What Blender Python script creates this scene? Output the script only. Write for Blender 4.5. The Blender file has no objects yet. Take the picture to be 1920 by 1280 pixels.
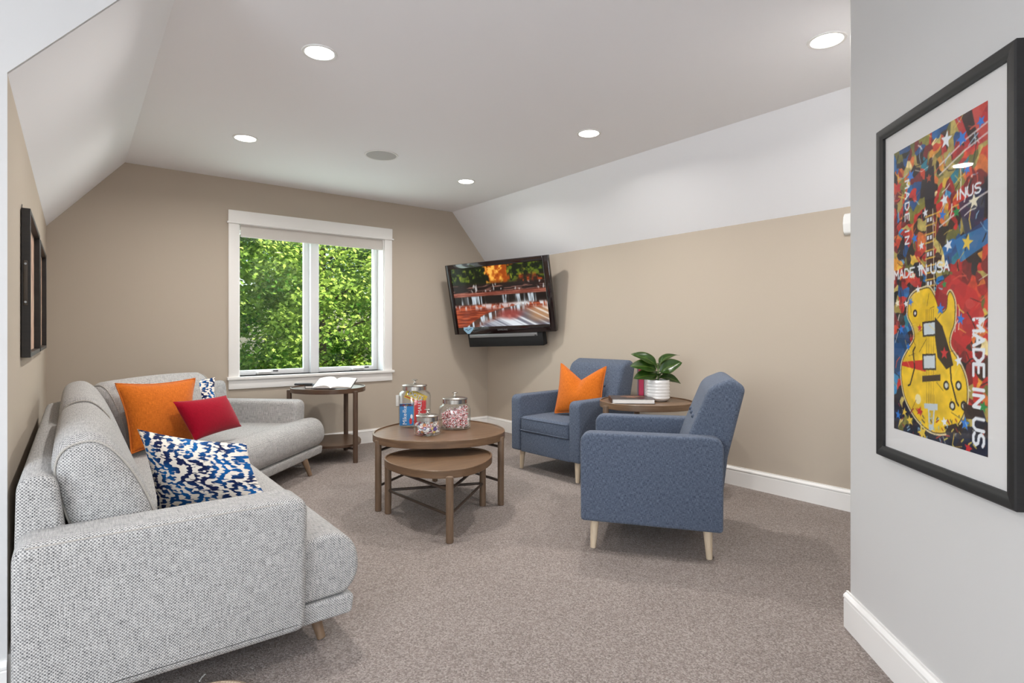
import bpy, bmesh, math, random
import numpy as np
from mathutils import Vector, Matrix
random.seed(7); np.random.seed(7)
S = bpy.context.scene
COL = S.collection
PI = math.pi
rad = math.radians

# ------------------------------------------------------------------ camera, world, sun, daylight, exposure
H = 1.12
cd = bpy.data.cameras.new('camera'); cam = bpy.data.objects.new('camera', cd); COL.objects.link(cam)
cam.location = (0, 0, H); cam.rotation_euler = (PI/2, 0, -math.atan(822/1059))
cd.sensor_width = 36; cd.lens = 36*1059/1920; cd.shift_y = -18.5/1920
cd.clip_start = 0.05; cd.clip_end = 200
S.camera = cam
S.view_settings.view_transform = 'Standard'; S.view_settings.look = 'None'
S.view_settings.gamma = 1; S.view_settings.use_curve_mapping = False
S.view_settings.exposure = 0.12
S.cycles.use_denoising = True
S.cycles.max_bounces = 10; S.cycles.diffuse_bounces = 6; S.cycles.transparent_max_bounces = 16
S.cycles.sample_clamp_indirect = 8.0; S.cycles.caustics_reflective = False; S.cycles.caustics_refractive = False

W = bpy.data.worlds.new('sky'); S.world = W; W.use_nodes = True
wn = W.node_tree; wn.nodes.clear()
sky = wn.nodes.new('ShaderNodeTexSky'); sky.sky_type = 'NISHITA'; sky.sun_disc = False
sky.sun_elevation = math.radians(52); sky.sun_rotation = math.radians(100); sky.air_density = 1.2; sky.dust_density = 2.0
bg = wn.nodes.new('ShaderNodeBackground'); bg.inputs[1].default_value = 0.35
wo = wn.nodes.new('ShaderNodeOutputWorld')
wn.links.new(sky.outputs[0], bg.inputs[0]); wn.links.new(bg.outputs[0], wo.inputs[0])

sl = bpy.data.lights.new('sun', 'SUN'); sl.energy = 13; sl.angle = math.radians(0.6); sl.color = (1, .95, .84)
sun = bpy.data.objects.new('sun', sl); COL.objects.link(sun)
sun.rotation_euler = Vector((-0.55, 0.35, -0.80)).to_track_quat('-Z', 'Y').to_euler()

def area(name, loc, direction, sx, sy, power, color, shape='RECTANGLE'):
    l = bpy.data.lights.new(name, 'AREA'); l.shape = shape; l.size = sx; l.size_y = sy; l.energy = power; l.color = color
    o = bpy.data.objects.new(name, l); COL.objects.link(o); o.location = loc
    o.rotation_euler = Vector(direction).to_track_quat('-Z', 'Y').to_euler()
    return o
# daylight entering through the windows of the front part of the room (behind the camera) and the window in the picture
area('daylight_side_window', (-3.12, -0.4, 1.45), (1, 0.0, 0.50), 2.2, 1.4, 112, (.86, .93, 1.0))
area('daylight_rear_window', (-0.9, -3.22, 1.45), (0, 1, 0.50), 2.2, 1.4, 54, (.86, .93, 1.0))
area('daylight_garden_window', (1.833, 5.70, 1.42), (0, -1, -0.12), 1.3, 1.2, 20, (.86, .95, 1.0))

LIGHT_XY = [(0.93, 2.70), (2.727, 1.16), (0.937, 4.209), (2.742, 2.688), (2.757, 4.217)]
FILL_LIGHT_XY = [(-1.3, 0.6), (-1.3, -1.2), (0.2, -1.6)]  # unseen downlights added behind the camera as fill for the room
CEIL = 2.455
LAMP_W = 14.2
LAMP_COL = (1.0, .965, .925)

# ------------------------------------------------------------------ helpers
def lin(r, g, b):
    return tuple(((v/255)/12.92 if v/255 <= .04045 else ((v/255+.055)/1.055)**2.4) for v in (r, g, b)) + (1,)

def new_mat(name):
    m = bpy.data.materials.new(name); m.use_nodes = True
    nt = m.node_tree; b = nt.nodes['Principled BSDF']
    return m, nt, b
def N(nt, t, **k):
    n = nt.nodes.new(t)
    for a, v in k.items():
        if a.startswith('i_'):
            n.inputs[a[2:].replace('_', ' ')].default_value = v
        else: setattr(n, a, v)
    return n
def L(nt, a, b): nt.links.new(a, b)

def plain(name, col, rough=.5, metal=0, spec=.5, emit=None, estr=0, coat=0, bump=None):
    m, nt, b = new_mat(name)
    b.inputs['Base Color'].default_value = col; b.inputs['Roughness'].default_value = rough
    b.inputs['Metallic'].default_value = metal; b.inputs['Specular IOR Level'].default_value = spec
    b.inputs['Coat Weight'].default_value = coat
    if emit: b.inputs['Emission Color'].default_value = emit; b.inputs['Emission Strength'].default_value = estr
    if bump:
        tc = N(nt, 'ShaderNodeTexCoord'); nz = N(nt, 'ShaderNodeTexNoise', i_Scale=bump[0], i_Detail=3.0)
        L(nt, tc.outputs['Object'], nz.inputs['Vector'])
        bp = N(nt, 'ShaderNodeBump', i_Strength=bump[1], i_Distance=bump[2]); L(nt, nz.outputs[0], bp.inputs['Height']); L(nt, bp.outputs[0], b.inputs['Normal'])
    return m

def ramp(nt, stops, interp='LINEAR'):
    r = N(nt, 'ShaderNodeValToRGB'); r.color_ramp.interpolation = interp
    el = r.color_ramp.elements
    el[0].position, el[0].color = stops[0]; el[1].position, el[1].color = stops[-1]
    for p, c in stops[1:-1]:
        e = el.new(p); e.color = c
    return r

def uvmap(nt, sx, sy, rot=0):
    tc = N(nt, 'ShaderNodeTexCoord'); mp = N(nt, 'ShaderNodeMapping')
    mp.inputs['Scale'].default_value = (sx, sy, 1); mp.inputs['Rotation'].default_value = (0, 0, rot)
    L(nt, tc.outputs['UV'], mp.inputs['Vector']); return mp.outputs[0]

def math_(nt, op, a, b=None, c=None):
    n = N(nt, 'ShaderNodeMath', operation=op)
    for i, v in enumerate((a, b, c)):
        if v is None: continue
        if isinstance(v, (int, float)): n.inputs[i].default_value = v
        else: L(nt, v, n.inputs[i])
    return n.outputs[0]

def weave(name, light, dark, period, contrast=.5, streak=.5, streak_dir=(1, 8), rough=.95, bump=.5, bias=0.0, fq=420):
    """woven cloth: small basket dots (period in metres) plus thread streaks, both on metric UVs"""
    m, nt, b = new_mat(name)
    b.inputs['Roughness'].default_value = rough; b.inputs['Specular IOR Level'].default_value = .15
    b.inputs['Sheen Weight'].default_value = .12
    k = 2*PI/period
    v = uvmap(nt, 1, 1, 0.0); sp = N(nt, 'ShaderNodeSeparateXYZ'); L(nt, v, sp.inputs[0])
    su = math_(nt, 'SINE', math_(nt, 'MULTIPLY', sp.outputs[0], k)); sv = math_(nt, 'SINE', math_(nt, 'MULTIPLY', sp.outputs[1], k))
    dots = math_(nt, 'MULTIPLY', su, sv)
    s1 = N(nt, 'ShaderNodeTexNoise', i_Scale=1.0, i_Detail=3.0, i_Roughness=.6); L(nt, uvmap(nt, fq/streak_dir[0], fq/streak_dir[1]), s1.inputs['Vector'])
    s2 = N(nt, 'ShaderNodeTexNoise', i_Scale=1.0, i_Detail=2.0); L(nt, uvmap(nt, fq/streak_dir[1], fq/streak_dir[0]), s2.inputs['Vector'])
    st = math_(nt, 'ADD', math_(nt, 'SUBTRACT', s1.outputs[0], .5), math_(nt, 'MULTIPLY', math_(nt, 'SUBTRACT', s2.outputs[0], .5), .7))
    val = math_(nt, 'ADD', math_(nt, 'MULTIPLY', dots, contrast*.5), math_(nt, 'MULTIPLY_ADD', st, streak*2.2, .5+bias))
    r = ramp(nt, [(.08, dark), (.92, light)]); L(nt, val, r.inputs[0]); L(nt, r.outputs[0], b.inputs['Base Color'])
    bp = N(nt, 'ShaderNodeBump', i_Strength=bump, i_Distance=.0025); L(nt, val, bp.inputs['Height']); L(nt, bp.outputs[0], b.inputs['Normal'])
    return m

def wood(name, c1, c2, rough=.45, sx=3, sy=45, scale=1.0, bump=.08):
    m, nt, b = new_mat(name)
    n1 = N(nt, 'ShaderNodeTexNoise', i_Scale=scale, i_Detail=6.0, i_Roughness=.6, i_Distortion=.5); L(nt, uvmap(nt, sx, sy), n1.inputs['Vector'])
    n2 = N(nt, 'ShaderNodeTexNoise', i_Scale=scale, i_Detail=2.0); L(nt, uvmap(nt, sx*5, sy*6), n2.inputs['Vector'])
    mx = math_(nt, 'MULTIPLY_ADD', n2.outputs[0], .35, math_(nt, 'MULTIPLY', n1.outputs[0], .75))
    r = ramp(nt, [(.32, c1), (.72, c2)]); L(nt, mx, r.inputs[0]); L(nt, r.outputs[0], b.inputs['Base Color'])
    b.inputs['Roughness'].default_value = rough
    bp = N(nt, 'ShaderNodeBump', i_Strength=bump, i_Distance=.001); L(nt, mx, bp.inputs['Height']); L(nt, bp.outputs[0], b.inputs['Normal'])
    return m

def glass(name, tint=(1, 1, 1, 1), amount=1.0):
    m = bpy.data.materials.new(name); m.use_nodes = True; nt = m.node_tree; nt.nodes.clear()
    o = N(nt, 'ShaderNodeOutputMaterial'); mix = N(nt, 'ShaderNodeMixShader')
    t = N(nt, 'ShaderNodeBsdfTransparent'); t.inputs[0].default_value = tint
    g = N(nt, 'ShaderNodeBsdfGlossy'); g.inputs['Roughness'].default_value = .02
    lw = N(nt, 'ShaderNodeLayerWeight'); lw.inputs[0].default_value = .5
    fr = math_(nt, 'MULTIPLY_ADD', math_(nt, 'POWER', lw.outputs['Facing'], 5.0), .96, .04)
    L(nt, math_(nt, 'MULTIPLY', fr, amount), mix.inputs[0]); L(nt, t.outputs[0], mix.inputs[1]); L(nt, g.outputs[0], mix.inputs[2]); L(nt, mix.outputs[0], o.inputs[0])
    return m

def vcol_mat(name, rough=.6, emit=0, coat=0, spec=.3):
    m, nt, b = new_mat(name); a = N(nt, 'ShaderNodeVertexColor', layer_name='Col')
    b.inputs['Roughness'].default_value = rough; b.inputs['Coat Weight'].default_value = coat; b.inputs['Specular IOR Level'].default_value = spec
    if emit:
        b.inputs['Base Color'].default_value = (.004, .004, .004, 1)
        L(nt, a.outputs[0], b.inputs['Emission Color']); b.inputs['Emission Strength'].default_value = emit
    else: L(nt, a.outputs[0], b.inputs['Base Color'])
    return m

M = {}
M['wall'] = plain('beige wall paint', lin(186, 174, 159), .85, spec=.25, bump=(220, .06, .001))
M['wall_entry'] = plain('pale grey wall paint', lin(207, 206, 205), .8, spec=.25, bump=(220, .06, .001))
M['ceiling'] = plain('flat white ceiling paint', lin(242, 242, 245), .9, spec=.2, bump=(260, .05, .001))
M['trim'] = plain('white trim paint', lin(240, 238, 235), .45, spec=.4)
M['sash'] = plain('white window sash', lin(236, 238, 240), .4)
M['glass'] = glass('window glass', (.97, 1, .985, 1), .55)
M['jar_glass'] = glass('jar glass', (.985, .995, .995, 1), 1.0)
M['sofa'] = weave('sofa heather weave', lin(206, 204, 201), lin(62, 62, 66), .0088, .95, .46, (1, 12), bump=.6, bias=.12, fq=300)
M['chair'] = weave('blue grey tweed', lin(116, 127, 146), lin(34, 43, 60), .0036, .22, .95, (1, 14), bump=.4, fq=900)
M['orange'] = weave('orange linen', lin(214, 116, 36), lin(160, 78, 18), .0040, .2, .75, (1, 12), bump=.3, bias=.1)
M['crimson'] = weave('crimson cotton', lin(168, 6, 40), lin(128, 2, 26), .0030, .2, .5, (1, 10), bump=.2)
M['wood_table'] = wood('grey walnut', lin(84, 62, 46), lin(126, 99, 74), .36, 3, 40)
M['wood_table_leg'] = wood('walnut legs', lin(92, 72, 56), lin(124, 101, 80), .45, 40, 3)
M['wood_dark'] = wood('dark walnut', lin(66, 48, 37), lin(96, 74, 58), .28, 3, 40)
M['wood_dark_leg'] = wood('dark walnut legs', lin(66, 48, 37), lin(98, 76, 60), .45, 40, 3)
M['wood_pale'] = wood('pale ash', lin(186, 164, 136), lin(222, 204, 178), .5, 40, 3)
M['wood_sofa_leg'] = wood('sofa leg walnut', lin(100, 78, 58), lin(138, 112, 88), .5, 40, 3)
M['bar'] = plain('dark bronze bar', lin(62, 50, 41), .4)
M['steel'] = plain('brushed steel', lin(196, 192, 186), .26, 1.0)
M['black'] = plain('black gloss plastic', lin(14, 11, 12), .12, spec=.5)
M['black_matte'] = plain('black matte cloth', lin(12, 12, 13), .7)
M['silver'] = plain('silver plastic', lin(150, 152, 154), .35, .6)
M['frame_black'] = wood('black stained frame', lin(20, 19, 20), lin(33, 31, 31), .5, 2, 60, bump=.05)
M['frame_dark'] = wood('worn black tray', lin(22, 19, 17), lin(40, 34, 30), .5, 2, 40)
M['mat'] = plain('white mat board', lin(226, 224, 222), .9)
M['white_ceramic'] = plain('white glazed ceramic', lin(238, 237, 235), .18, spec=.5, coat=.4)
M['soil'] = plain('potting soil', lin(48, 36, 28), .95, bump=(90, .8, .01))
M['paper'] = plain('white paper', lin(238, 236, 232), .8)
M['lens'] = plain('lit downlight lens', (1, 1, 1, 1), .5, emit=(1, .97, .92, 1), estr=12)
M['grille'] = plain('pale speaker mesh', lin(186, 184, 182), .7, bump=(900, .4, .002))
M['white_plastic'] = plain('white plastic', lin(232, 232, 230), .4)
M['lamp_trim'] = plain('white lamp trim', lin(226, 225, 223), .5)
M['piping'] = plain('sofa piping', lin(176, 171, 164), .9)
M['dark'] = plain('charcoal', lin(40, 40, 44), .55)
M['bark'] = plain('grey bark', lin(92, 78, 62), .95, bump=(14, .8, .02))
M['ink'] = plain('black ink', lin(20, 20, 22), .6)
M['shade'] = plain('white shade fabric', lin(214, 209, 203), .85)

def carpet_mat():
    m, nt, b = new_mat('taupe loop carpet'); b.inputs['Roughness'].default_value = 1; b.inputs['Specular IOR Level'].default_value = .05
    tc = N(nt, 'ShaderNodeTexCoord'); mp = N(nt, 'ShaderNodeMapping'); L(nt, tc.outputs['Object'], mp.inputs[0])
    mp.inputs['Rotation'].default_value = (0, 0, .6)
    vo = N(nt, 'ShaderNodeTexVoronoi', i_Scale=190.0); L(nt, mp.outputs[0], vo.inputs['Vector'])
    nz = N(nt, 'ShaderNodeTexNoise', i_Scale=160.0, i_Detail=4.0, i_Roughness=.8); L(nt, mp.outputs[0], nz.inputs['Vector'])
    big = N(nt, 'ShaderNodeTexNoise', i_Scale=2.2, i_Detail=3.0); L(nt, mp.outputs[0], big.inputs['Vector'])
    sp = N(nt, 'ShaderNodeSeparateXYZ'); L(nt, vo.outputs['Color'], sp.inputs[0])
    val = math_(nt, 'ADD', math_(nt, 'MULTIPLY', sp.outputs[0], .36), math_(nt, 'MULTIPLY', nz.outputs[0], .66))
    val = math_(nt, 'ADD', val, math_(nt, 'MULTIPLY', math_(nt, 'SUBTRACT', big.outputs[0], .5), .12))
    r = ramp(nt, [(.10, lin(92, 84, 80)), (.52, lin(152, 141, 135)), (.95, lin(202, 193, 187))]); L(nt, val, r.inputs[0]); L(nt, r.outputs[0], b.inputs['Base Color'])
    h = math_(nt, 'SUBTRACT', 1.0, vo.outputs['Distance'])
    bp = N(nt, 'ShaderNodeBump', i_Strength=.7, i_Distance=.006); L(nt, math_(nt, 'ADD', h, nz.outputs[0]), bp.inputs['Height']); L(nt, bp.outputs[0], b.inputs['Normal'])
    return m
M['carpet'] = carpet_mat()

def ikat_mat(name, scale=1.0):
    m, nt, b = new_mat(name); b.inputs['Roughness'].default_value = .9; b.inputs['Specular IOR Level'].default_value = .15
    warp = N(nt, 'ShaderNodeTexNoise', i_Scale=9.0*scale, i_Detail=2.0); L(nt, uvmap(nt, 1, 1), warp.inputs['Vector'])
    fine = N(nt, 'ShaderNodeTexNoise', i_Scale=1.0, i_Detail=2.0); L(nt, uvmap(nt, 330*scale, 30*scale), fine.inputs['Vector'])
    sp = N(nt, 'ShaderNodeSeparateXYZ'); L(nt, uvmap(nt, 1, 1), sp.inputs[0])
    wv = math_(nt, 'SUBTRACT', warp.outputs[0], .5); fv = math_(nt, 'SUBTRACT', fine.outputs[0], .5)
    # diamonds of stacked blotches: mirrored about the middle, ragged along the thread direction
    au = math_(nt, 'ABSOLUTE', math_(nt, 'SUBTRACT', math_(nt, 'FRACT', math_(nt, 'MULTIPLY', sp.outputs[0], 6.5*scale)), .5))
    vv = math_(nt, 'ADD', math_(nt, 'MULTIPLY', sp.outputs[1], 30.0*scale), math_(nt, 'MULTIPLY', au, 4.2))
    vv = math_(nt, 'ADD', vv, math_(nt, 'ADD', math_(nt, 'MULTIPLY', wv, 5.5), math_(nt, 'MULTIPLY', fv, .9)))
    s1 = math_(nt, 'SINE', math_(nt, 'MULTIPLY', vv, 3.1))
    blot = N(nt, 'ShaderNodeTexNoise', i_Scale=1.0, i_Detail=1.0); L(nt, uvmap(nt, 62*scale, 26*scale), blot.inputs['Vector'])
    s = math_(nt, 'ADD', math_(nt, 'MULTIPLY', s1, .62), math_(nt, 'MULTIPLY', math_(nt, 'SUBTRACT', blot.outputs[0], .5), 5.6))
    s = math_(nt, 'ADD', s, math_(nt, 'MULTIPLY', fv, .9))
    r = ramp(nt, [(.44, (0, 0, 0, 1)), (.52, (1, 1, 1, 1))]); L(nt, math_(nt, 'MULTIPLY_ADD', s, .25, .50), r.inputs[0])
    blue = N(nt, 'ShaderNodeTexNoise', i_Scale=5.0*scale, i_Detail=1.0); L(nt, uvmap(nt, 1, 1), blue.inputs['Vector'])
    rb = ramp(nt, [(.40, lin(24, 34, 74)), (.62, lin(16, 92, 158))]); L(nt, blue.outputs[0], rb.inputs[0])
    mx = N(nt, 'ShaderNodeMix', data_type='RGBA'); L(nt, r.outputs[0], mx.inputs[0]); mx.inputs[6].default_value = lin(232, 225, 214); L(nt, rb.outputs[0], mx.inputs[7])
    L(nt, mx.outputs[2], b.inputs['Base Color'])
    return m
M['ikat'] = ikat_mat('blue ikat cotton', 1.0)

def leaf_mat(name, c1, c2, trans=.35, rough=.5):
    m, nt, b = new_mat(name); nt.nodes.remove(b); out = nt.nodes['Material Output']
    a = N(nt, 'ShaderNodeVertexColor', layer_name='Col')
    mx = N(nt, 'ShaderNodeMix', data_type='RGBA'); sp = N(nt, 'ShaderNodeSeparateColor'); L(nt, a.outputs[0], sp.inputs[0])
    L(nt, sp.outputs[0], mx.inputs[0]); mx.inputs[6].default_value = c1; mx.inputs[7].default_value = c2
    d = N(nt, 'ShaderNodeBsdfDiffuse'); t = N(nt, 'ShaderNodeBsdfTranslucent'); s = N(nt, 'ShaderNodeMixShader'); s.inputs[0].default_value = trans
    L(nt, mx.outputs[2], d.inputs[0]); L(nt, mx.outputs[2], t.inputs[0]); L(nt, d.outputs[0], s.inputs[1]); L(nt, t.outputs[0], s.inputs[2]); L(nt, s.outputs[0], out.inputs[0])
    return m
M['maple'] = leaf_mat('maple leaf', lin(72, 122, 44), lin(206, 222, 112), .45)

# ---- mesh helpers
def tag(o, label=None, cat=None, group=None, kind=None):
    if label: o['label'] = label
    if cat: o['category'] = cat
    if group: o['group'] = group
    if kind: o['kind'] = kind
    return o

def box_uv(me):
    uv = me.uv_layers.new(name='UVMap') if not me.uv_layers else me.uv_layers[0]
    nl = len(me.loops); co = np.empty(len(me.vertices)*3); me.vertices.foreach_get('co', co); co = co.reshape(-1, 3)
    vi = np.empty(nl, dtype=np.int32); me.loops.foreach_get('vertex_index', vi)
    pn = np.empty(len(me.polygons)*3); me.polygons.foreach_get('normal', pn); pn = np.abs(pn.reshape(-1, 3))
    lt = np.empty(len(me.polygons), dtype=np.int32); me.polygons.foreach_get('loop_total', lt)
    ax = np.repeat(pn.argmax(1), lt); P = co[vi]
    u = np.where(ax == 0, P[:, 1], P[:, 0]); v = np.where(ax == 2, P[:, 1], P[:, 2])
    uv.data.foreach_set('uv', np.stack([u, v], 1).astype(np.float32).ravel())

def done(bm, name, mats, parent=None, smooth=40, uv=True, loc=None):
    """link a bmesh as one object; geometry is given in the parent's local frame"""
    bmesh.ops.recalc_face_normals(bm, faces=bm.faces)
    if smooth:
        th = math.radians(smooth)
        for f in bm.faces: f.smooth = True
        for e in bm.edges:
            if len(e.link_faces) == 2 and e.calc_face_angle(0) > th: e.smooth = False
    me = bpy.data.meshes.new(name); bm.to_mesh(me); bm.free()
    for m in (mats if isinstance(mats, (list, tuple)) else [mats]): me.materials.append(m)
    if uv and not me.uv_layers: box_uv(me)
    o = bpy.data.objects.new(name, me); COL.objects.link(o)
    if parent: o.parent = parent
    if loc: o.location = loc
    return o

def empty(name, loc=(0, 0, 0), rz=0, label=None, cat=None, group=None, mat=None):
    o = bpy.data.objects.new(name, None); COL.objects.link(o); o.location = loc; o.rotation_euler = (0, 0, rz)
    o.empty_display_size = .1
    if mat is not None: o.matrix_world = mat
    return tag(o, label, cat, group)

def BM(): return bmesh.new()

def box(bm, x0, x1, y0, y1, z0, z1, bev=0, seg=3, mi=0):
    r = bmesh.ops.create_cube(bm, size=1.0); vs = r['verts']
    for v in vs:
        v.co = Vector(((x0+x1)/2+v.co.x*(x1-x0), (y0+y1)/2+v.co.y*(y1-y0), (z0+z1)/2+v.co.z*(z1-z0)))
    fs = set(f for v in vs for f in v.link_faces)
    for f in fs: f.material_index = mi
    if bev:
        es = list(set(e for v in vs for e in v.link_edges))
        bmesh.ops.bevel(bm, geom=es, offset=bev, segments=seg, profile=.5, affect='EDGES')
    return bm

def cyl(bm, a, b, r0, r1=None, seg=20, bev=0, mi=0):
    a = Vector(a); b = Vector(b); r1 = r0 if r1 is None else r1
    d = b-a; q = d.to_track_quat('Z', 'Y')
    ra = []; rb = []
    for i in range(seg):
        t = 2*PI*i/seg; p = Vector((math.cos(t), math.sin(t), 0))
        ra.append(bm.verts.new(a+q@(p*r0))); rb.append(bm.verts.new(b+q@(p*r1)))
    fs = [bm.faces.new((ra[i], ra[(i+1) % seg], rb[(i+1) % seg], rb[i])) for i in range(seg)]
    ca = bm.faces.new(list(reversed(ra))); cb = bm.faces.new(rb)
    for f in fs+[ca, cb]: f.material_index = mi
    if bev: bmesh.ops.bevel(bm, geom=list(ca.edges)+list(cb.edges), offset=bev, segments=2, affect='EDGES')
    return bm

def lathe(bm, prof, seg=32, c=(0, 0, 0), mi=0, close=True):
    rings = []
    for r, z in prof:
        if r < 1e-6: rings.append([bm.verts.new((c[0], c[1], c[2]+z))])
        else: rings.append([bm.verts.new((c[0]+r*math.cos(2*PI*i/seg), c[1]+r*math.sin(2*PI*i/seg), c[2]+z)) for i in range(seg)])
    for a, b in zip(rings, rings[1:]):
        for i in range(seg):
            j = (i+1) % seg
            if len(a) == 1 and len(b) == 1: continue
            if len(a) == 1: f = bm.faces.new((a[0], b[i], b[j]))
            elif len(b) == 1: f = bm.faces.new((a[i], a[j], b[0]))
            else: f = bm.faces.new((a[i], a[j], b[j], b[i]))
            f.material_index = mi
    return bm

def prism(bm, pts, vec, bev=0, seg=3, mi=0, cap_only=False):
    """polygon (3D points) pushed along vec; optional bevel of the cap outlines"""
    vec = Vector(vec); A = [bm.verts.new(Vector(p)) for p in pts]; B = [bm.verts.new(Vector(p)+vec) for p in pts]
    n = len(pts); fs = []
    fs.append(bm.faces.new(list(reversed(A)))); fs.append(bm.faces.new(B))
    ce = list(fs[0].edges)+list(fs[1].edges)
    for i in range(n): fs.append(bm.faces.new((A[i], A[(i+1) % n], B[(i+1) % n], B[i])))
    for f in fs: f.material_index = mi
    if bev: bmesh.ops.bevel(bm, geom=ce, offset=bev, segments=seg, profile=.5, affect='EDGES')
    return bm

def inset_poly(pts, d):
    P = [Vector((p[0], p[1])) for p in pts]; n = len(P)
    if d == 0: return [tuple(p) for p in P]
    ar = sum(P[i-1].x*P[i].y-P[i].x*P[i-1].y for i in range(n)); sg = 1 if ar > 0 else -1; out = []
    for i in range(n):
        a = (P[i]-P[i-1]); b = (P[(i+1) % n]-P[i])
        if a.length < 1e-7: a = b
        if b.length < 1e-7: b = a
        na = Vector((-a.y, a.x)).normalized()*sg; nb = Vector((-b.y, b.x)).normalized()*sg
        m = na+nb; m = m.normalized() if m.length > 1e-6 else na
        out.append(tuple(P[i]+m*(d/max(.5, m.dot(na)))))
    return out

def puff_rings(L_, r, k=4):
    """(distance along, inset) pairs that round both ends"""
    a = [(r*(1-math.cos(PI/2*i/k)), r*(1-math.sin(PI/2*i/k))) for i in range(k+1)]
    return a+[(L_-t, d) for t, d in reversed(a)]

def puff(bm, pts, f, L_, r, k=4):
    """rounded slab: 2D outline pts placed by f(u, z, t), t running 0..L_, edges rounded by r"""
    rings = [[bm.verts.new(f(u, z, t)) for u, z in inset_poly(pts, d)] for t, d in puff_rings(L_, r, k)]; n = len(pts)
    for a, b in zip(rings, rings[1:]):
        for i in range(n): bm.faces.new((a[i], a[(i+1) % n], b[(i+1) % n], b[i]))
    bm.faces.new(list(reversed(rings[0]))); bm.faces.new(rings[-1])
    return bm

def smooth_poly(pts, k=4, closed=True):
    """Catmull-Rom through 2D/3D points"""
    P = [np.array(p, float) for p in pts]; n = len(P); out = []
    rng = range(n) if closed else range(n-1)
    for i in rng:
        if closed: p0, p1, p2, p3 = P[i-1], P[i], P[(i+1) % n], P[(i+2) % n]
        else: p0, p1, p2, p3 = P[max(i-1, 0)], P[i], P[i+1], P[min(i+2, n-1)]
        for j in range(k):
            t = j/k
            out.append(.5*((2*p1)+(-p0+p2)*t+(2*p0-5*p1+4*p2-p3)*t*t+(-p0+3*p1-3*p2+p3)*t**3))
    if not closed: out.append(P[-1])
    return out

def round_poly(pts, r, k=5):
    """2D polygon with every corner rounded; r is a number or one radius per corner"""
    out = []; n = len(pts)
    for i in range(n):
        p = Vector(pts[i]); a = Vector(pts[i-1])-p; b = Vector(pts[(i+1) % n])-p
        ri = r[i] if isinstance(r, (list, tuple)) else r
        if ri <= 0: out.append(tuple(p)); continue
        ang = a.angle(b); d = min(ri/math.tan(ang/2), a.length*.49, b.length*.49)
        pa = p+a.normalized()*d; pb = p+b.normalized()*d
        for j in range(k+1):
            t = j/k; out.append(tuple((1-t)**2*pa+2*t*(1-t)*p+t*t*pb))
    return out

def tube(bm, path, r, seg=8, closed=False, mi=0):
    P = [Vector(p) for p in path]; n = len(P); rings = []; up = Vector((.13, .27, .95))
    for i in range(n):
        if closed: d = P[(i+1) % n]-P[i-1]
        else: d = P[min(i+1, n-1)]-P[max(i-1, 0)]
        d.normalize(); x = d.cross(up)
        if x.length < 1e-3: x = d.cross(Vector((1, 0, 0)))
        x.normalize(); y = d.cross(x); ri = r[i] if isinstance(r, (list, tuple)) else r
        rings.append([bm.verts.new(P[i]+x*ri*math.cos(2*PI*k/seg)+y*ri*math.sin(2*PI*k/seg)) for k in range(seg)])
    m = n if closed else n-1
    for i in range(m):
        a, b = rings[i], rings[(i+1) % n]
        for k in range(seg):
            f = bm.faces.new((a[k], a[(k+1) % seg], b[(k+1) % seg], b[k])); f.material_index = mi
    if not closed:
        bm.faces.new(list(reversed(rings[0]))).material_index = mi; bm.faces.new(rings[-1]).material_index = mi
    return bm

def struct(bm, name, mats, label=None, parent=None, smooth=0):
    o = done(bm, name, mats, parent, smooth=smooth)
    if not parent: o['kind'] = 'structure'
    if label: o['label'] = label
    return o

def copy_tree(o, parent=None):
    c = o.copy(); COL.objects.link(c)
    if parent: c.parent = parent
    for ch in list(o.children): copy_tree(ch, c)
    return c

def text_obj(body, name, size, mat, parent, matrix, extrude=.0004, align='CENTER', sx=1.0, shear=0):
    cu = bpy.data.curves.new(name, 'FONT'); cu.body = body; cu.size = size; cu.extrude = extrude; cu.align_x = align; cu.align_y = 'CENTER'; cu.shear = shear
    cu.resolution_u = 3
    t = bpy.data.objects.new(name, cu); COL.objects.link(t)
    dg = bpy.context.evaluated_depsgraph_get(); me = bpy.data.meshes.new_from_object(t.evaluated_get(dg)); bpy.data.objects.remove(t)
    me.materials.clear(); me.materials.append(mat)
    me.transform(matrix @ Matrix.Diagonal((sx, 1, 1, 1)))
    o = bpy.data.objects.new(name, me); COL.objects.link(o); o.parent = parent
    return o

def frame_mat(o, x, y):
    """matrix with local x,y axes (text plane) at origin o"""
    x = Vector(x).normalized(); y = Vector(y).normalized(); z = x.cross(y); y = z.cross(x).normalized() if abs(x.dot(y)) > 1e-4 else y
    z = x.cross(y); m = Matrix.Identity(4)
    for i in range(3): m[i][0], m[i][1], m[i][2], m[i][3] = x[i], y[i], z[i], o[i]
    return m

# ------------------------------------------------------------------ room shell
XL, XR, YB = -.158, 3.823, 5.397
KN, CL, CR = 1.90, .32, 3.345     # knee wall height; where the slopes meet the flat ceiling
bm = BM(); box(bm, -3.2, 4.1, -3.4, 5.637, -.12, 0); struct(bm, 'floor', M['carpet'], 'taupe loop pile carpet covering the whole floor')
bm = BM(); box(bm, -3.2, 4.1, -3.4, 5.637, CEIL, CEIL+.12); struct(bm, 'ceiling', M['ceiling'], 'flat white ceiling with recessed lights')
bm = BM(); prism(bm, [(XL, 2.282, KN), (CL, 2.282, CEIL), (CL-.3, 2.282, CEIL+.02), (XL-.3, 2.282, KN+.02)], (0, YB-2.282+.05, 0)); struct(bm, 'ceiling_left', M['ceiling'], 'white sloped ceiling above the sofa')
bm = BM(); prism(bm, [(XR, .9, KN), (CR, .9, CEIL), (CR+.3, .9, CEIL+.02), (XR+.3, .9, KN+.02)], (0, YB-.9+.05, 0)); struct(bm, 'ceiling_right', M['ceiling'], 'white sloped ceiling above the armchairs')
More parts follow.
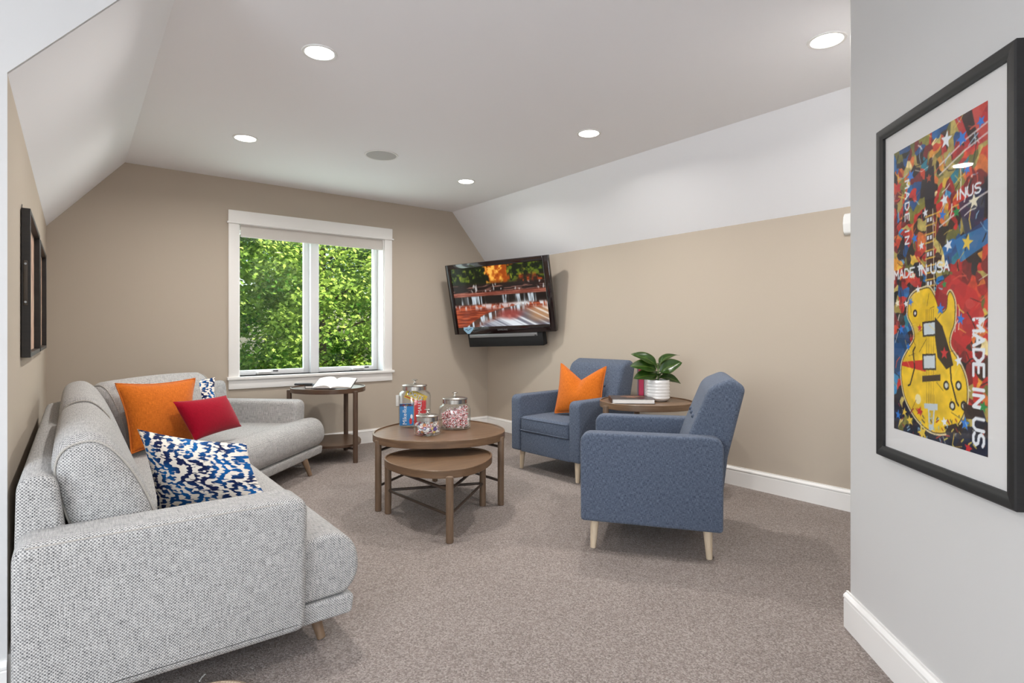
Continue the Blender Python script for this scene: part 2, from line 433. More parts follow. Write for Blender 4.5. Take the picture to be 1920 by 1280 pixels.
bm = BM(); box(bm, XL-.14, XL, 2.29, 5.55, 0, KN+.05); struct(bm, 'wall_left', M['wall'], 'low beige wall behind the sofa')
bm = BM(); box(bm, XR, XR+.14, .5, 5.55, 0, KN+.05); struct(bm, 'wall_right', M['wall'], 'long beige knee wall behind the armchairs')
# back wall round the window opening
OX0, OX1, OZ0, OZ1 = 1.143, 2.523, .724, 2.074
bm = BM()
for (a, b, c, d) in ((-.3, OX0, 0, 2.55), (OX1, 4.0, 0, 2.55), (OX0, OX1, 0, OZ0), (OX0, OX1, OZ1, 2.55)): box(bm, a, b, YB, YB+.24, c, d)
struct(bm, 'wall_back', M['wall'], 'beige gable wall with the garden window')
bm = BM(); prism(bm, [(-3.2, 2.275, 0), (XL, 2.275, 0), (XL, 2.275, KN), (CL, 2.275, CEIL), (CL, 2.275, CEIL+.05), (-3.2, 2.275, CEIL+.05)], (0, .015, 0)); struct(bm, 'wall_front_left', M['wall_entry'], 'pale wall at the left edge framing the alcove')
A0 = Vector((2.32, .907, 0)); DR = Vector((-1, -1, 0)).normalized(); NA = Vector((-1, 1, 0)).normalized()
bm = BM(); prism(bm, [A0, A0+DR*2.1, (.835, -3.3, 0), (4.05, -3.3, 0), (4.05, .907, 0)], (0, 0, CEIL+.03))
ve = [e for e in bm.edges if all((Vector((v.co.x, v.co.y, 0))-A0).length < 1e-4 for v in e.verts)]
bmesh.ops.bevel(bm, geom=ve, offset=.02, segments=4, profile=.5, affect='EDGES')
struct(bm, 'wall_entry', M['wall_entry'], 'pale grey angled wall with the framed guitar print', smooth=30)
# front part of the room, behind the camera: closed walls with two windows for daylight
bm = BM()
for (a, b, c, d) in ((-3.4, -1.5, 0, 2.55), (.7, 2.3, 0, 2.55), (-1.5, .7, 0, .75), (-1.5, .7, 2.15, 2.55)): box(bm, -3.25, -3.1, a, b, c, d)
struct(bm, 'wall_side', M['wall_entry'])
bm = BM()
for (a, b, c, d) in ((-3.2, -2.0, 0, 2.55), (.2, .95, 0, 2.55), (-2.0, .2, 0, .75), (-2.0, .2, 2.15, 2.55)): box(bm, a, b, -3.35, -3.2, c, d)
struct(bm, 'wall_rear', M['wall_entry'])
def casing(name, rects, ax, p0, p1):
    bm = BM()
    for (a, b, c, d) in rects:
        if ax == 'x': box(bm, p0, p1, a, b, c, d, .004, 1)
        else: box(bm, a, b, p0, p1, c, d, .004, 1)
    return struct(bm, name, M['trim'])
casing('window_2', [(-1.6, -1.5, .65, 2.25), (.7, .8, .65, 2.25), (-1.5, .7, 2.15, 2.25), (-1.5, .7, .65, .75), (-.44, -.36, .75, 2.15)], 'x', -3.11, -3.08)
casing('window_3', [(-2.1, -2.0, .65, 2.25), (.2, .3, .65, 2.25), (-2.0, .2, 2.15, 2.25), (-2.0, .2, .65, .75), (-.94, -.86, .75, 2.15)], 'y', -3.21, -3.18)

# baseboards: moulded profile (distance from wall, height)
BP = [(0, 0), (.016, 0), (.016, .104), (.0135, .107), (.0135, .110), (.018, .113), (.018, .120), (.012, .128), (.007, .131), (.007, .137), (0, .137)]
def baseboard(name, a, b, n, label):
    a = Vector(a); b = Vector(b); n = Vector(n); bm = BM()
    prism(bm, [a+n*u+Vector((0, 0, z)) for u, z in BP], b-a); return struct(bm, name, M['trim'], label)
baseboard('baseboard_right', (XR, .92, 0), (XR, YB, 0), (-1, 0, 0), 'white moulded baseboard along the beige right wall')
baseboard('baseboard_back', (XL, YB, 0), (XR, YB, 0), (0, -1, 0), 'white moulded baseboard under the window')
baseboard('baseboard_left', (XL, 2.3, 0), (XL, YB, 0), (1, 0, 0), 'white moulded baseboard behind the sofa')
baseboard('baseboard_entry', A0-DR*.008, A0+DR*2.1, NA, 'white moulded baseboard under the guitar print')
baseboard('baseboard_front', (-3.1, 2.275, 0), (XL, 2.275, 0), (0, -1, 0), 'white moulded baseboard at the front of the alcove')

# ------------------------------------------------------------------ garden window
win = empty('window_1', (1.833, YB, OZ0)); win['kind'] = 'structure'; win['label'] = 'white double casement window looking onto green trees'
def wbox(name, rects, mat=M['trim'], par=win, bev=.003, label=None):
    bm = BM()
    for (x0, x1, y0, y1, z0, z1) in rects: box(bm, x0-1.833, x1-1.833, y0-YB, y1-YB, z0-OZ0, z1-OZ0, bev, 2)
    o = done(bm, name, mat, par)
    return o
F = YB-.018
wbox('side_casing', [(1.062, 1.145, F, YB, .70, 2.075)]); wbox('side_casing', [(2.521, 2.606, F, YB, .70, 2.075)])
wbox('head_casing', [(1.060, 2.608, F-.003, YB, 2.078, 2.181)])
wbox('fillet', [(1.049, 2.62, F-.014, YB, 2.064, 2.080)])
wbox('sill', [(1.049, 2.622, F-.025, YB+.20, .699, .724)])
wbox('apron', [(1.062, 2.608, F, YB, .616, .700)])
wbox('jamb', [(OX0, OX0+.012, YB-.002, YB+.22, OZ0, OZ1), (OX1-.012, OX1, YB-.002, YB+.22, OZ0, OZ1), (OX0, OX1, YB-.002, YB+.22, OZ1-.012, OZ1)], bev=0)
wbox('mullion', [(1.800, 1.874, YB+.075, YB+.19, OZ0, OZ1)], M['sash'])
for (a, b) in ((OX0+.012, 1.800), (1.874, OX1-.012)):
    s0, s1 = (.026, .046) if a < 1.5 else (.026, .046); yA, yB_ = YB+.135, YB+.18
    sash = wbox('sash', [(a, a+s0, yA, yB_, OZ0, OZ1-.012), (b-s1, b, yA, yB_, OZ0, OZ1-.012), (a+s0, b-s1, yA, yB_, OZ0, OZ0+.044), (a+s0, b-s1, yA, yB_, OZ1-.07, OZ1-.012)], M['sash'])
    wbox('pane', [(a+s0-.004, b-s1+.004, yA+.020, yA+.026, OZ0+.040, OZ1-.066)], M['glass'], sash, 0)
    xc = 1.385 if a < 1.5 else 2.285
    ck = wbox('crank_handle', [(xc-.065, xc+.065, yA-.036, yA-.002, OZ0+.002, OZ0+.028)], M['white_plastic'], win, .008)
    wbox('crank_arm', [(xc-.05, xc+.062, yA-.044, yA-.030, OZ0+.018, OZ0+.030)], M['white_plastic'], ck, .004)
    wbox('latch', [(xc+.085, xc+.130, yA-.006, yA+.002, OZ0+.026, OZ0+.036)], M['dark'], sash, .002)
rb = empty('roller_blind', (1.85, YB+.02, 2.065), label='white roller shade drawn up at the top of the garden window', cat='blind')
bm = BM(); box(bm, -.684, .684, -.002, .004, -.10, 0, .001, 1); done(bm, 'fabric', M['shade'], rb)
bm = BM(); box(bm, -.684, .684, -.005, .007, -.108, -.092, .004, 2); done(bm, 'hem_bar', M['shade'], rb)
bm = BM(); cyl(bm, (-.684, .03, -.03), (.684, .03, -.03), .022); done(bm, 'roller', M['shade'], rb)

# ------------------------------------------------------------------ ceiling fittings
def downlight(x, y, label, group='recessed ceiling lights'):
    t = empty('recessed_light', (x, y, CEIL), label=label, cat='light', group=group)
    bm = BM(); lathe(bm, [(.066, .0), (.068, -.004), (.080, -.0045), (.082, 0), (.082, .002), (.066, .002)], 40); done(bm, 'trim_ring', M['lamp_trim'], t)
    bm = BM(); lathe(bm, [(0, -.0025), (.060, -.0025), (.067, .001), (0, .001)], 40); done(bm, 'lens', M['lens'], t)
    l = bpy.data.lights.new('downlight', 'AREA'); l.shape = 'DISK'; l.size = .12; l.energy = LAMP_W; l.color = LAMP_COL; l.spread = math.radians(162)
    lo = bpy.data.objects.new('downlight', l); COL.objects.link(lo); lo.location = (x, y, CEIL-.008)
    return t
LL = ['lit round recessed light in the ceiling above the sofa, nearest one on the sofa side',
      'lit round recessed light beside the edge of the pale angled wall',
      'lit round recessed light in the ceiling in front of the window, sofa side',
      'lit round recessed light over the armchairs, middle one of its row',
      'lit round recessed light near the television, smallest looking of the row']
for (x, y), s in zip(LIGHT_XY, LL): downlight(x, y, s)
for (x, y), s_ in zip(FILL_LIGHT_XY, ('beside the alcove wall', 'near the side window', 'near the rear window')): downlight(x, y, 'unseen recessed light added as fill in the front part of the room '+s_, 'added fill lights of the front room')
sp = empty('ceiling_speaker', (1.841, 3.985, CEIL), label='round pale grey speaker grille set flush in the ceiling', cat='speaker')
bm = BM(); lathe(bm, [(.112, .002), (.112, -.004), (.122, -.005), (.126, 0), (.126, .002)], 48); done(bm, 'rim', M['lamp_trim'], sp)
bm = BM(); lathe(bm, [(0, -.0035), (.113, -.0035), (.113, .002), (0, .002)], 48); done(bm, 'grille', M['grille'], sp)

# ------------------------------------------------------------------ sofa (main run along the left wall, far unit turned 45 degrees)
SO = Vector((.33, 3.3, 0))
sofa = empty('sectional_sofa', SO, label='light grey woven sectional sofa with rounded seat and angled far end', cat='sofa')
P0, P1, P2 = Vector((-.138, 1.92, 0)), Vector((-.138, 4.195, 0)), Vector((.985, 5.318, 0))
R0 = Vector((1, 0, 0)); R2 = Vector((1, -1, 0)).normalized(); RM = (R0+R2).normalized()/math.cos(PI/8)
def sofa_sweep(name, prof, st, r0=0, r1=0, mat=None, k=4):
    """closed profile (offset from the back line, height) carried through mitred stations, ends rounded by r0 / r1"""
    (oa, ra), (ob, rb) = st[0], st[-1]; full = []
    d0 = (st[1][0]-oa).normalized(); d1 = (ob-st[-2][0]).normalized()
    if r0: full += [(oa+d0*(r0*(1-math.cos(PI/2*i/k))), ra, r0*(1-math.sin(PI/2*i/k))) for i in range(k+1)]
    else: full.append((oa, ra, 0))
    full += [(o, r, 0) for o, r in st[1:-1]]
    if r1: full += [(ob-d1*(r1*(1-math.cos(PI/2*i/k))), rb, r1*(1-math.sin(PI/2*i/k))) for i in reversed(range(k+1))]
    else: full.append((ob, rb, 0))
    bm = BM(); rings = [[bm.verts.new(o+r*u+Vector((0, 0, z))-SO) for u, z in inset_poly(prof, d)] for o, r, d in full]; n = len(prof)
    for a, b in zip(rings, rings[1:]):
        for i in range(n): bm.faces.new((a[i], a[(i+1) % n], b[(i+1) % n], b[i]))
    bm.faces.new(list(reversed(rings[0]))); bm.faces.new(rings[-1])
    return done(bm, name, mat or M['sofa'], sofa, smooth=50)
Y0 = 1.945
E2 = (P2-P1).normalized()
rail = round_poly([(.06, .118), (.925, .118), (.935, .186), (.06, .186)], .018)
sofa_sweep('base_rail', rail, [(Vector((P0.x, Y0, 0)), R0), (P1, RM), (P2-E2*.03, R2)], .010, .010)
seatp = smooth_poly([(.08, .192), (.5, .188), (.86, .190), (.920, .206), (.952, .262), (.946, .338), (.908, .392), (.85, .412), (.78, .405), (.68, .386), (.5, .384), (.3, .38), (.10, .372), (.06, .28)], 4)
sofa_sweep('seat_cushion', seatp, [(Vector((P0.x, Y0+.004, 0)), R0), (P1, RM)], .020, 0)
sofa_sweep('seat_cushion', seatp, [(P1, RM), (P2-E2*.03, R2)], 0, .020)
backp = round_poly([(.0, .10), (.15, .10), (.125, .50), (.10, .715), (.012, .715)], [.03, .04, .05, .048, .046])
sofa_sweep('back_frame', backp, [(Vector((P0.x, 2.06, 0)), R0), (P1-Vector((0, .02, 0)), RM)], .020, .02)
sofa_sweep('back_frame', backp, [(P1+E2*.02, RM), (P2-E2*.06, R2)], .02, .028)
# arms
def arm(o, du, e, L_, pts):
    bm = BM(); puff(bm, pts, lambda u, z, t: o+du*u+e*t+Vector((0, 0, z))-SO, L_, .030, 5); return done(bm, 'arm', M['sofa'], sofa, smooth=60)
ap = round_poly([(.0, .118), (.745, .118), (.755, .568), (.0, .568)], [.034, .034, .06, .05], 6)
arm(Vector((P0.x+.01, 1.915, 0)), Vector((1, 0, 0)), Vector((0, 1, 0)), .172, ap)
ap2 = round_poly([(.0, .118), (.750, .118), (.760, .560), (.0, .560)], [.034, .034, .06, .05], 6)
arm(P2-E2*.17+R2*.01, R2, E2, .17, ap2)
# seam stitched along the near arm's outer edge
bm = BM(); tube(bm, [Vector(p)-SO for p in smooth_poly([(-.10, 1.9225, .558), (.2, 1.9225, .558), (.50, 1.9225, .557), (.565, 1.9225, .545), (.600, 1.922, .50), (.602, 1.922, .35), (.592, 1.922, .17)], 5, False)], .0022, 6); done(bm, 'arm_seam', M['piping'], sofa)
# back cushions: leaning profile, puffed ends
cushp = smooth_poly([(.345, .395), (.362, .50), (.315, .64), (.255, .745), (.200, .800), (.145, .805), (.100, .778), (.085, .715), (.108, .60), (.150, .47), (.19, .395)], 4)
def back_cushion(o, e, r, length, dz=0, tops=1.0, lean=0.0):
    bm = BM(); K = 18; cx, cz = .21, .60; rings = []
    for i in range(K+1):
        t = i/K; ed = min(t, 1-t)*length; s = 1-.13*max(0, 1-ed/.07)**2.2
        bulge = .012*math.sin(PI*t)
        ring = []
        for u, z in cushp:
            uu = cx+(u-cx)*s+lean*(z-.4); zz = cz+(z-cz)*s
            if zz > .6: zz += (bulge+dz)*min((zz-.6)/.15, 1)
            ring.append(bm.verts.new(o+e*(t*length)+r*uu+Vector((0, 0, zz))-SO))
        rings.append(ring)
    n = len(cushp)
    for a, b in zip(rings, rings[1:]):
        for i in range(n): bm.faces.new((a[i], a[(i+1) % n], b[(i+1) % n], b[i]))
    for ring, sgn in ((rings[0], -1), (rings[-1], 1)):
        c = sum((v.co for v in ring), Vector())/n
        mid = [bm.verts.new(c+(v.co-c)*.55+e*sgn*.012) for v in ring]; cv = bm.verts.new(c+e*sgn*.016)
        for i in range(n):
            bm.faces.new((ring[i], ring[(i+1) % n], mid[(i+1) % n], mid[i])); bm.faces.new((mid[i], mid[(i+1) % n], cv))
    co = done(bm, 'back_cushion', M['sofa'], sofa, smooth=70)
    for t in (.012, length-.012):
        bm = BM(); tube(bm, [o+e*t+r*(cx+(u-cx)*.925+lean*(z-.4))+Vector((0, 0, cz+(z-cz)*.925+(dz if z > .7 else 0)))-SO for u, z in cushp], .0032, 6, closed=True); done(bm, 'piping', M['piping'], co)
    return co
EY = Vector((0, 1, 0))
back_cushion(Vector((P0.x, 2.105, 0)), EY, R0, 1.06)
back_cushion(Vector((P0.x, 3.17, 0)), EY, R0, 1.12, .018)
back_cushion(P1+E2*.18, E2, R2, .93, .005)
# legs: tapered, splayed
def taper(bm, top, bot, r0, r1): cyl(bm, top, bot, r0, r1, 16, .002)
for (top, bot) in (((.690, 2.10, .125), (.716, 2.058, 0)), ((-.05, 2.06, .125), (-.07, 2.03, 0)), ((-.05, 3.9, .125), (-.07, 3.92, 0)), ((.62, 3.62, .125), (.655, 3.62, 0)),
                   ((1.415, 4.45, .125), (1.452, 4.423, 0)), ((.98, 5.14, .125), (.99, 5.17, 0))):
    bm = BM(); taper(bm, Vector(top)-SO, Vector(bot)-SO, .024, .015); done(bm, 'leg', M['wood_sofa_leg'], sofa)

# ------------------------------------------------------------------ throw pillows (four corners in space, bulging both ways)
def pillow(name, TL, TR, BR, BL, thick, mat, label, cat='pillow', concave=.05, chop=0.0, piping=None, res=26, sag=0.0, uvs=1.0, uvrot=False):
    TL, TR, BR, BL = (Vector(p) for p in (TL, TR, BR, BL)); C = (TL+TR+BR+BL)/4
    n = ((TR-BL).cross(TL-BR)).normalized()
    if n.dot(Vector((0, 0, H))-C) < 0: n = -n
    w = ((TR-TL).length+(BR-BL).length)/2; h = ((TL-BL).length+(TR-BR).length)/2
    base = Vector((C.x, C.y, min(BL.z, BR.z)))
    root = empty(name, base, label=label, cat=cat)
    bm = BM(); uvl = bm.loops.layers.uv.new('UVMap'); grid = {}
    def pos(u, v, side):
        # u 0..1 left-right, v 0..1 top-bottom ; edges bow inwards between the pointed corners
        du = concave*math.sin(PI*v); uu = .5+(u-.5)*(1-2*du*(abs(2*u-1)))
        dv = concave*math.sin(PI*u); vv = .5+(v-.5)*(1-2*dv*(abs(2*v-1)))
        if chop: vv += chop*max(0, 1-abs(2*u-1))**1.15*max(0, 1-v)**1.3
        p = (TL*(1-uu)+TR*uu)*(1-vv)+(BL*(1-uu)+BR*uu)*vv
        a = max(0, 1-abs(2*u-1)**2.2)*max(0, 1-abs(2*v-1)**2.2)
        t = thick/2*a**.55
        if chop: t *= 1-.55*max(0, 1-abs(u-.5)/.16)*max(0, 1-v*1.7)
        p = p+n*(t*side)
        if sag: p.z -= sag*math.sin(PI*u)*(1-v)
        return p-base
    for side in (1, -1):
        g = [[None]*(res+1) for _ in range(res+1)]
        for i in range(res+1):
            for j in range(res+1):
                ed = i in (0, res) or j in (0, res)
                if ed and side == -1: g[i][j] = grid[(i, j)]
                else:
                    g[i][j] = bm.verts.new(pos(i/res, j/res, side))
                    if side == 1: grid[(i, j)] = g[i][j]
        for i in range(res):
            for j in range(res):
                q = [(i, j), (i+1, j), (i+1, j+1), (i, j+1)]
                f = bm.faces.new([g[a][b] for a, b in (q if side == 1 else q[::-1])])
                for lp, (a, b) in zip(f.loops, (q if side == 1 else q[::-1])):
                    U, V_ = a/res*w*uvs, (1-b/res)*h*uvs+(0 if side == 1 else .37)
                    lp[uvl].uv = (V_, U) if uvrot else (U, V_)
    done(bm, 'cover', mat, root, smooth=80)
    if piping:
        K = res*2; ring = []
        for k in range(K): ring.append(pos(k/K, 0, 0))
        for k in range(K): ring.append(pos(1, k/K, 0))
        for k in range(K): ring.append(pos(1-k/K, 1, 0))
        for k in range(K): ring.append(pos(0, 1-k/K, 0))
        bm = BM(); tube(bm, ring, .0045, 8, closed=True); done(bm, 'piping', piping, root)
    return root

thf = math.atan(822/1059); cc, ss = math.cos(thf), math.sin(thf)
def at(px, py, d):
    """photo pixel and distance along the viewing axis -> point in the room (used once, to place things where they stand)"""
    x = (px-960)/1059; z = (621.5-py)/1059
    return Vector(((x*cc+ss)*d, (-x*ss+cc)*d, H+z*d))

M['orange_pipe'] = plain('orange piping', lin(196, 104, 30), .85)
pillow('throw_pillow', at(257, 804, 2.33), at(462, 832, 2.40), at(506, 940, 2.36), at(296, 964, 2.28), .25, M['ikat'], 'blue and white ikat pillow leaning by the near sofa arm', concave=.045, uvs=1.4, uvrot=True)
pillow('throw_pillow', at(216, 719, 3.32), at(366, 709, 3.80), at(362, 826, 3.66), at(246, 850, 3.28), .17, M['orange'], 'large orange linen pillow with piping on the sofa', concave=.05, piping=M['orange_pipe'])
pillow('throw_pillow', at(324, 753, 3.42), at(424, 741, 3.82), at(453, 799, 3.88), at(365, 826, 3.46), .13, M['crimson'], 'small crimson lumbar pillow in front of the orange one', concave=.03)
pillow('throw_pillow', at(306, 710, 4.12), at(403, 707, 4.24), at(418, 790, 4.12), at(306, 800, 4.02), .12, M['ikat'], 'navy and white ikat pillow half hidden behind the orange one', concave=.07, uvs=1.3, uvrot=True)

# ------------------------------------------------------------------ armchairs
def make_chair(name, loc, rz, label, group):
    t = empty(name, loc, rz, label, 'armchair', group)
    ap = round_poly([(-.345, .150), (.342, .156), (.345, .605), (-.348, .608)], [.020, .020, .055, .060], 6)
    for s in (1, -1):
        bm = BM(); y0 = .268 if s > 0 else -.3725
        puff(bm, ap, lambda u, z, t, y0=y0: Vector((u, y0+t, z)), .1045, .016, 4); done(bm, 'arm', M['chair'], t, smooth=50)
    bm = BM(); box(bm, -.30, .333, -.27, .27, .150, .318, .012, 3); done(bm, 'seat_base', M['chair'], t)
    bm = BM(); box(bm, -.22, .345, -.264, .264, .312, .440, .030, 4)
    for v in bm.verts:
        if v.co.z > .40: v.co.z += .018*max(0, 1-(v.co.x/.33)**2)*max(0, 1-(v.co.y/.27)**2)
    sc = done(bm, 'seat_cushion', M['chair'], t)
    for z in (.424, .329):
        bm = BM(); rp = round_poly([(-.20, -.265), (.347, -.265), (.347, .265), (-.20, .265)], .03); tube(bm, [(x, y, z) for x, y in rp], .0035, 6, closed=True); done(bm, 'piping', M['chair'], sc)
    bp = round_poly([(-.10, .36), (-.185, .60), (-.285, .845), (-.395, .893), (-.458, .845), (-.375, .50), (-.335, .17), (-.22, .17)], [.04, .2, .10, .055, .045, .1, .035, .035], 6)
    bm = BM(); puff(bm, bp, lambda u, z, t: Vector((u, -.292+t, z)), .584, .030, 5); bk = done(bm, 'backrest', M['chair'], t, smooth=50)
    for y in (-.15, 0, .15):
        bm = BM(); d = Vector((1, 0, .42)).normalized(); c = Vector((-.216, y, .68)); cyl(bm, c-d*.01, c+d*.009, .014, .011, 14, .003); done(bm, 'button', M['chair'], bk)
    for sx in (1, -1):
        for sy in (1, -1):
            bm = BM(); cyl(bm, (sx*.277, sy*.300, .158), (sx*.2855, sy*.3065, 0), .0235, .0145, 18, .002); done(bm, 'leg', M['wood_pale'], t)
    return t
make_chair('armchair', (2.547, 2.013, 0), math.atan2(.8, -.599), 'blue grey tweed armchair seen from the side, nearest the camera', 'pair of tweed armchairs')
make_chair('armchair', (3.214, 3.332, 0), math.atan2(-.066, -.998), 'blue grey tweed armchair facing the coffee tables with an orange pillow', 'pair of tweed armchairs')
pillow('throw_pillow', at(1052, 681, 4.74), at(1137, 687, 4.52), at(1126, 776, 4.42), at(1040, 774, 4.62), .16, M['orange'], 'bright orange linen pillow with a dented top on the armchair', concave=.03, chop=.30, piping=M['orange_pipe'])

# ------------------------------------------------------------------ tables
def tri_outline(R, a, t0, n=90):
    return [((R*(1+a*math.cos(3*(t-t0))))*math.cos(t), (R*(1+a*math.cos(3*(t-t0))))*math.sin(t)) for t in (2*PI*i/n for i in range(n))]
def tray_top(bm, R, a, t0, z, th, lip=.010, rec=.008):
    """rounded-triangle top: outer rim of thickness th with a slightly sunk panel (panel gets material 1)"""
    o = tri_outline(R, a, t0); sc = lambda k: [(x*(1-k/math.hypot(x, y)), y*(1-k/math.hypot(x, y))) for x, y in o]
    loops = [(sc(.02), z-th), (sc(.002), z-th), (o, z-th+.002), (o, z-.002), (sc(.002), z), (sc(lip), z), (sc(lip+.001), z-rec)]
    rings = [[bm.verts.new((x, y, zz)) for x, y in pts] for pts, zz in loops]; n = len(o)
    for A, B in zip(rings, rings[1:]):
        for i in range(n): bm.faces.new((A[i], A[(i+1) % n], B[(i+1) % n], B[i]))
    bm.faces.new(list(reversed(rings[0]))); f = bm.faces.new(rings[-1]); f.material_index = 1
    return bm
def table(name, loc, R, a, t0, z, th, leg_r, leg_angs, leg_rad, mats, label, cat, bars, group=None, lt=.022):
    t = empty(name, loc, 0, label, cat, group)
    bm = BM(); tray_top(bm, R, a, t0, z, th); done(bm, 'tabletop', [mats[0], mats[2]], t, smooth=35)
    lp = []
    for k, an in enumerate(leg_angs):
        rr = leg_rad[k] if isinstance(leg_rad, (list, tuple)) else leg_rad
        p = Vector((rr*math.cos(an), rr*math.sin(an), 0)); lp.append(p)
        bm = BM(); cyl(bm, p, p+Vector((0, 0, z-lt)), leg_r, leg_r, 22, .003); done(bm, 'leg', mats[1], t)
    for i, j, zz in bars:
        bm = BM(); cyl(bm, lp[i]+Vector((0, 0, zz)), lp[j]+Vector((0, 0, zz)), .0085, .0085, 12); done(bm, 'stretcher', M['bar'], t)
    return t
WT = (M['wood_table'], M['wood_table_leg'], M['wood_table'])
table('coffee_table', (1.947, 3.303, 0), .432, .035, rad(60), .463, .048, .0205, (rad(180), rad(-58), rad(64)), .442, WT, 'larger rounded walnut coffee table holding three candy jars', 'table',
      [(0, 2, .155), (0, 2, .375), (1, 2, .155), (1, 2, .375)], 'nesting coffee tables')
table('coffee_table', (1.727, 2.925, 0), .318, .06, rad(7), .372, .044, .0205, (rad(124), rad(-113), rad(10)), [.352, .385, .358], WT, 'smaller low walnut coffee table nested under the larger one', 'table',
      [(0, 1, .145), (1, 2, .145), (0, 2, .145), (0, 1, .278), (1, 2, .278), (0, 2, .278)], 'nesting coffee tables')
WD = (M['wood_dark'], M['wood_dark_leg'], M['wood_dark'])
st = table('side_table', (1.80, 4.97, 0), .318, .03, rad(45), .633, .040, .021, (rad(-73), rad(42), rad(158)), [.352, .315, .335], WD, 'dark walnut side table under the window with open book', 'table', [], 'round side tables')
bm = BM(); pts = tri_outline(.29, .07, rad(44)); prism(bm, [(x, y, .133) for x, y in pts], (0, 0, .02), .003, 2); done(bm, 'shelf', M['wood_dark'], st, smooth=35)
bm = BM(); tube(bm, [(.09, -.31, .118), (-.05, 0, .118), (.2, .19, .118)], .010, 8); done(bm, 'shelf_support', M['bar'], st)
st2 = table('side_table', (3.19, 2.572, 0), .322, .03, rad(50), .637, .042, .021, (rad(168), rad(-64), rad(50)), .338, WT, 'walnut side table between the armchairs with plant and books', 'table', [], 'round side tables')
bm = BM(); pts = tri_outline(.29, .07, rad(50)); prism(bm, [(x, y, .133) for x, y in pts], (0, 0, .02), .003, 2); done(bm, 'shelf', M['wood_table'], st2, smooth=35)

# ------------------------------------------------------------------ candy jars and their contents
TZ = .4555
def jar(loc, prof_r, shoulder, neck_r, lid_z, label, lid_r):
    t = empty('candy_jar', loc, 0, label, 'jar', 'glass candy jars')
    r = prof_r; th = .004
    out = [(0, 0), (r-.02, 0), (r-.004, .006), (r, .02), (r, shoulder-.03), (r-.006, shoulder-.012), (r-.02, shoulder), (neck_r, shoulder+.006), (neck_r, lid_z)]
    inn = [(neck_r-th, lid_z), (neck_r-th, shoulder+.002), (r-.022, shoulder-.006), (r-.01, shoulder-.017), (r-th, shoulder-.032), (r-th, .022), (r-.022, .010), (0, .010)]
    bm = BM(); lathe(bm, out+inn, 48); done(bm, 'glass_body', M['jar_glass'], t, smooth=60)
    bm = BM(); lr = lid_r
    lathe(bm, [(neck_r+.001, lid_z-.026), (neck_r+.004, lid_z-.026), (neck_r+.004, lid_z), (lr, lid_z+.001), (lr+.001, lid_z+.006), (lr-.004, lid_z+.010), (lr*.6, lid_z+.016), (.012, lid_z+.018), (.007, lid_z+.022), (.006, lid_z+.036), (.010, lid_z+.039), (.020, lid_z+.042), (.021, lid_z+.045), (.010, lid_z+.049), (0, lid_z+.050)], 40)
    done(bm, 'lid', M['steel'], t, smooth=50)
    return t
J1, J2, J3 = Vector((1.905, 3.575, TZ)), Vector((2.075, 3.315, TZ)), Vector((1.806, 3.215, TZ))
jar(J1, .112, .245, .080, .280, 'tallest glass jar, holding candy boxes', .087)
jar(J2, .109, .165, .080, .200, 'wide glass jar filled with red and white peppermints', .086)
jar(J3, .087, .085, .067, .118, 'smallest glass jar, filled with mixed wrapped candies', .074)

# candy boxes standing in the tallest jar
def candy_box(size, mx, mat, label, texts, accents=()):
    w, d, h = size
    t = empty('candy_box', (0, 0, 0), 0, label, 'box'); t.matrix_world = mx
    bm = BM(); box(bm, -w/2, w/2, -d/2, d/2, 0, h, .0008, 1); done(bm, 'carton', mat, t)
    for pts, m, nm in accents:
        bm = BM(); prism(bm, [(x, -d/2-.0002, z) for x, z in pts], (0, -.0004, 0)); done(bm, nm, m, t, smooth=0)
    for body, sz, m, (x, z), ax, ay, off in texts:
        text_obj(body, 'lettering', sz, m, t, frame_mat(Vector((x, -d/2-off, z)), ax, ay), .0003)
    return t
def orient(px, py, d, yaw, roll=0, lean=0):
    p = at(px, py, d); return Matrix.Translation(p) @ Matrix.Rotation(yaw, 4, 'Z') @ Matrix.Rotation(lean, 4, 'X') @ Matrix.Rotation(roll, 4, 'Y')
M['c_blue'] = plain('blue carton', lin(18, 128, 196), .35); M['c_red'] = plain('red carton', lin(206, 28, 34), .35); M['c_yel'] = plain('yellow carton', lin(232, 198, 44), .35)
M['c_white'] = plain('white print', lin(244, 244, 244), .5); M['c_navy'] = plain('navy print', lin(26, 34, 90), .5); M['c_black'] = plain('black print', lin(20, 14, 14), .5); M['c_orange'] = plain('red print', lin(214, 74, 40), .5)
YAW = -thf
def ell(cx, cz, rx, rz, n=20): return [(cx+rx*math.cos(2*PI*i/n), cz+rz*math.sin(2*PI*i/n)) for i in range(n)]
def gp(c, dx, dy, z): return c+Vector((cc*dx+ss*dy, -ss*dx+cc*dy, z))    # offset from a jar centre, dx along the picture, dy away
def omat(p, yaw, roll=0, lean=0): return Matrix.Translation(p) @ Matrix.Rotation(yaw, 4, 'Z') @ Matrix.Rotation(lean, 4, 'X') @ Matrix.Rotation(roll, 4, 'Y')
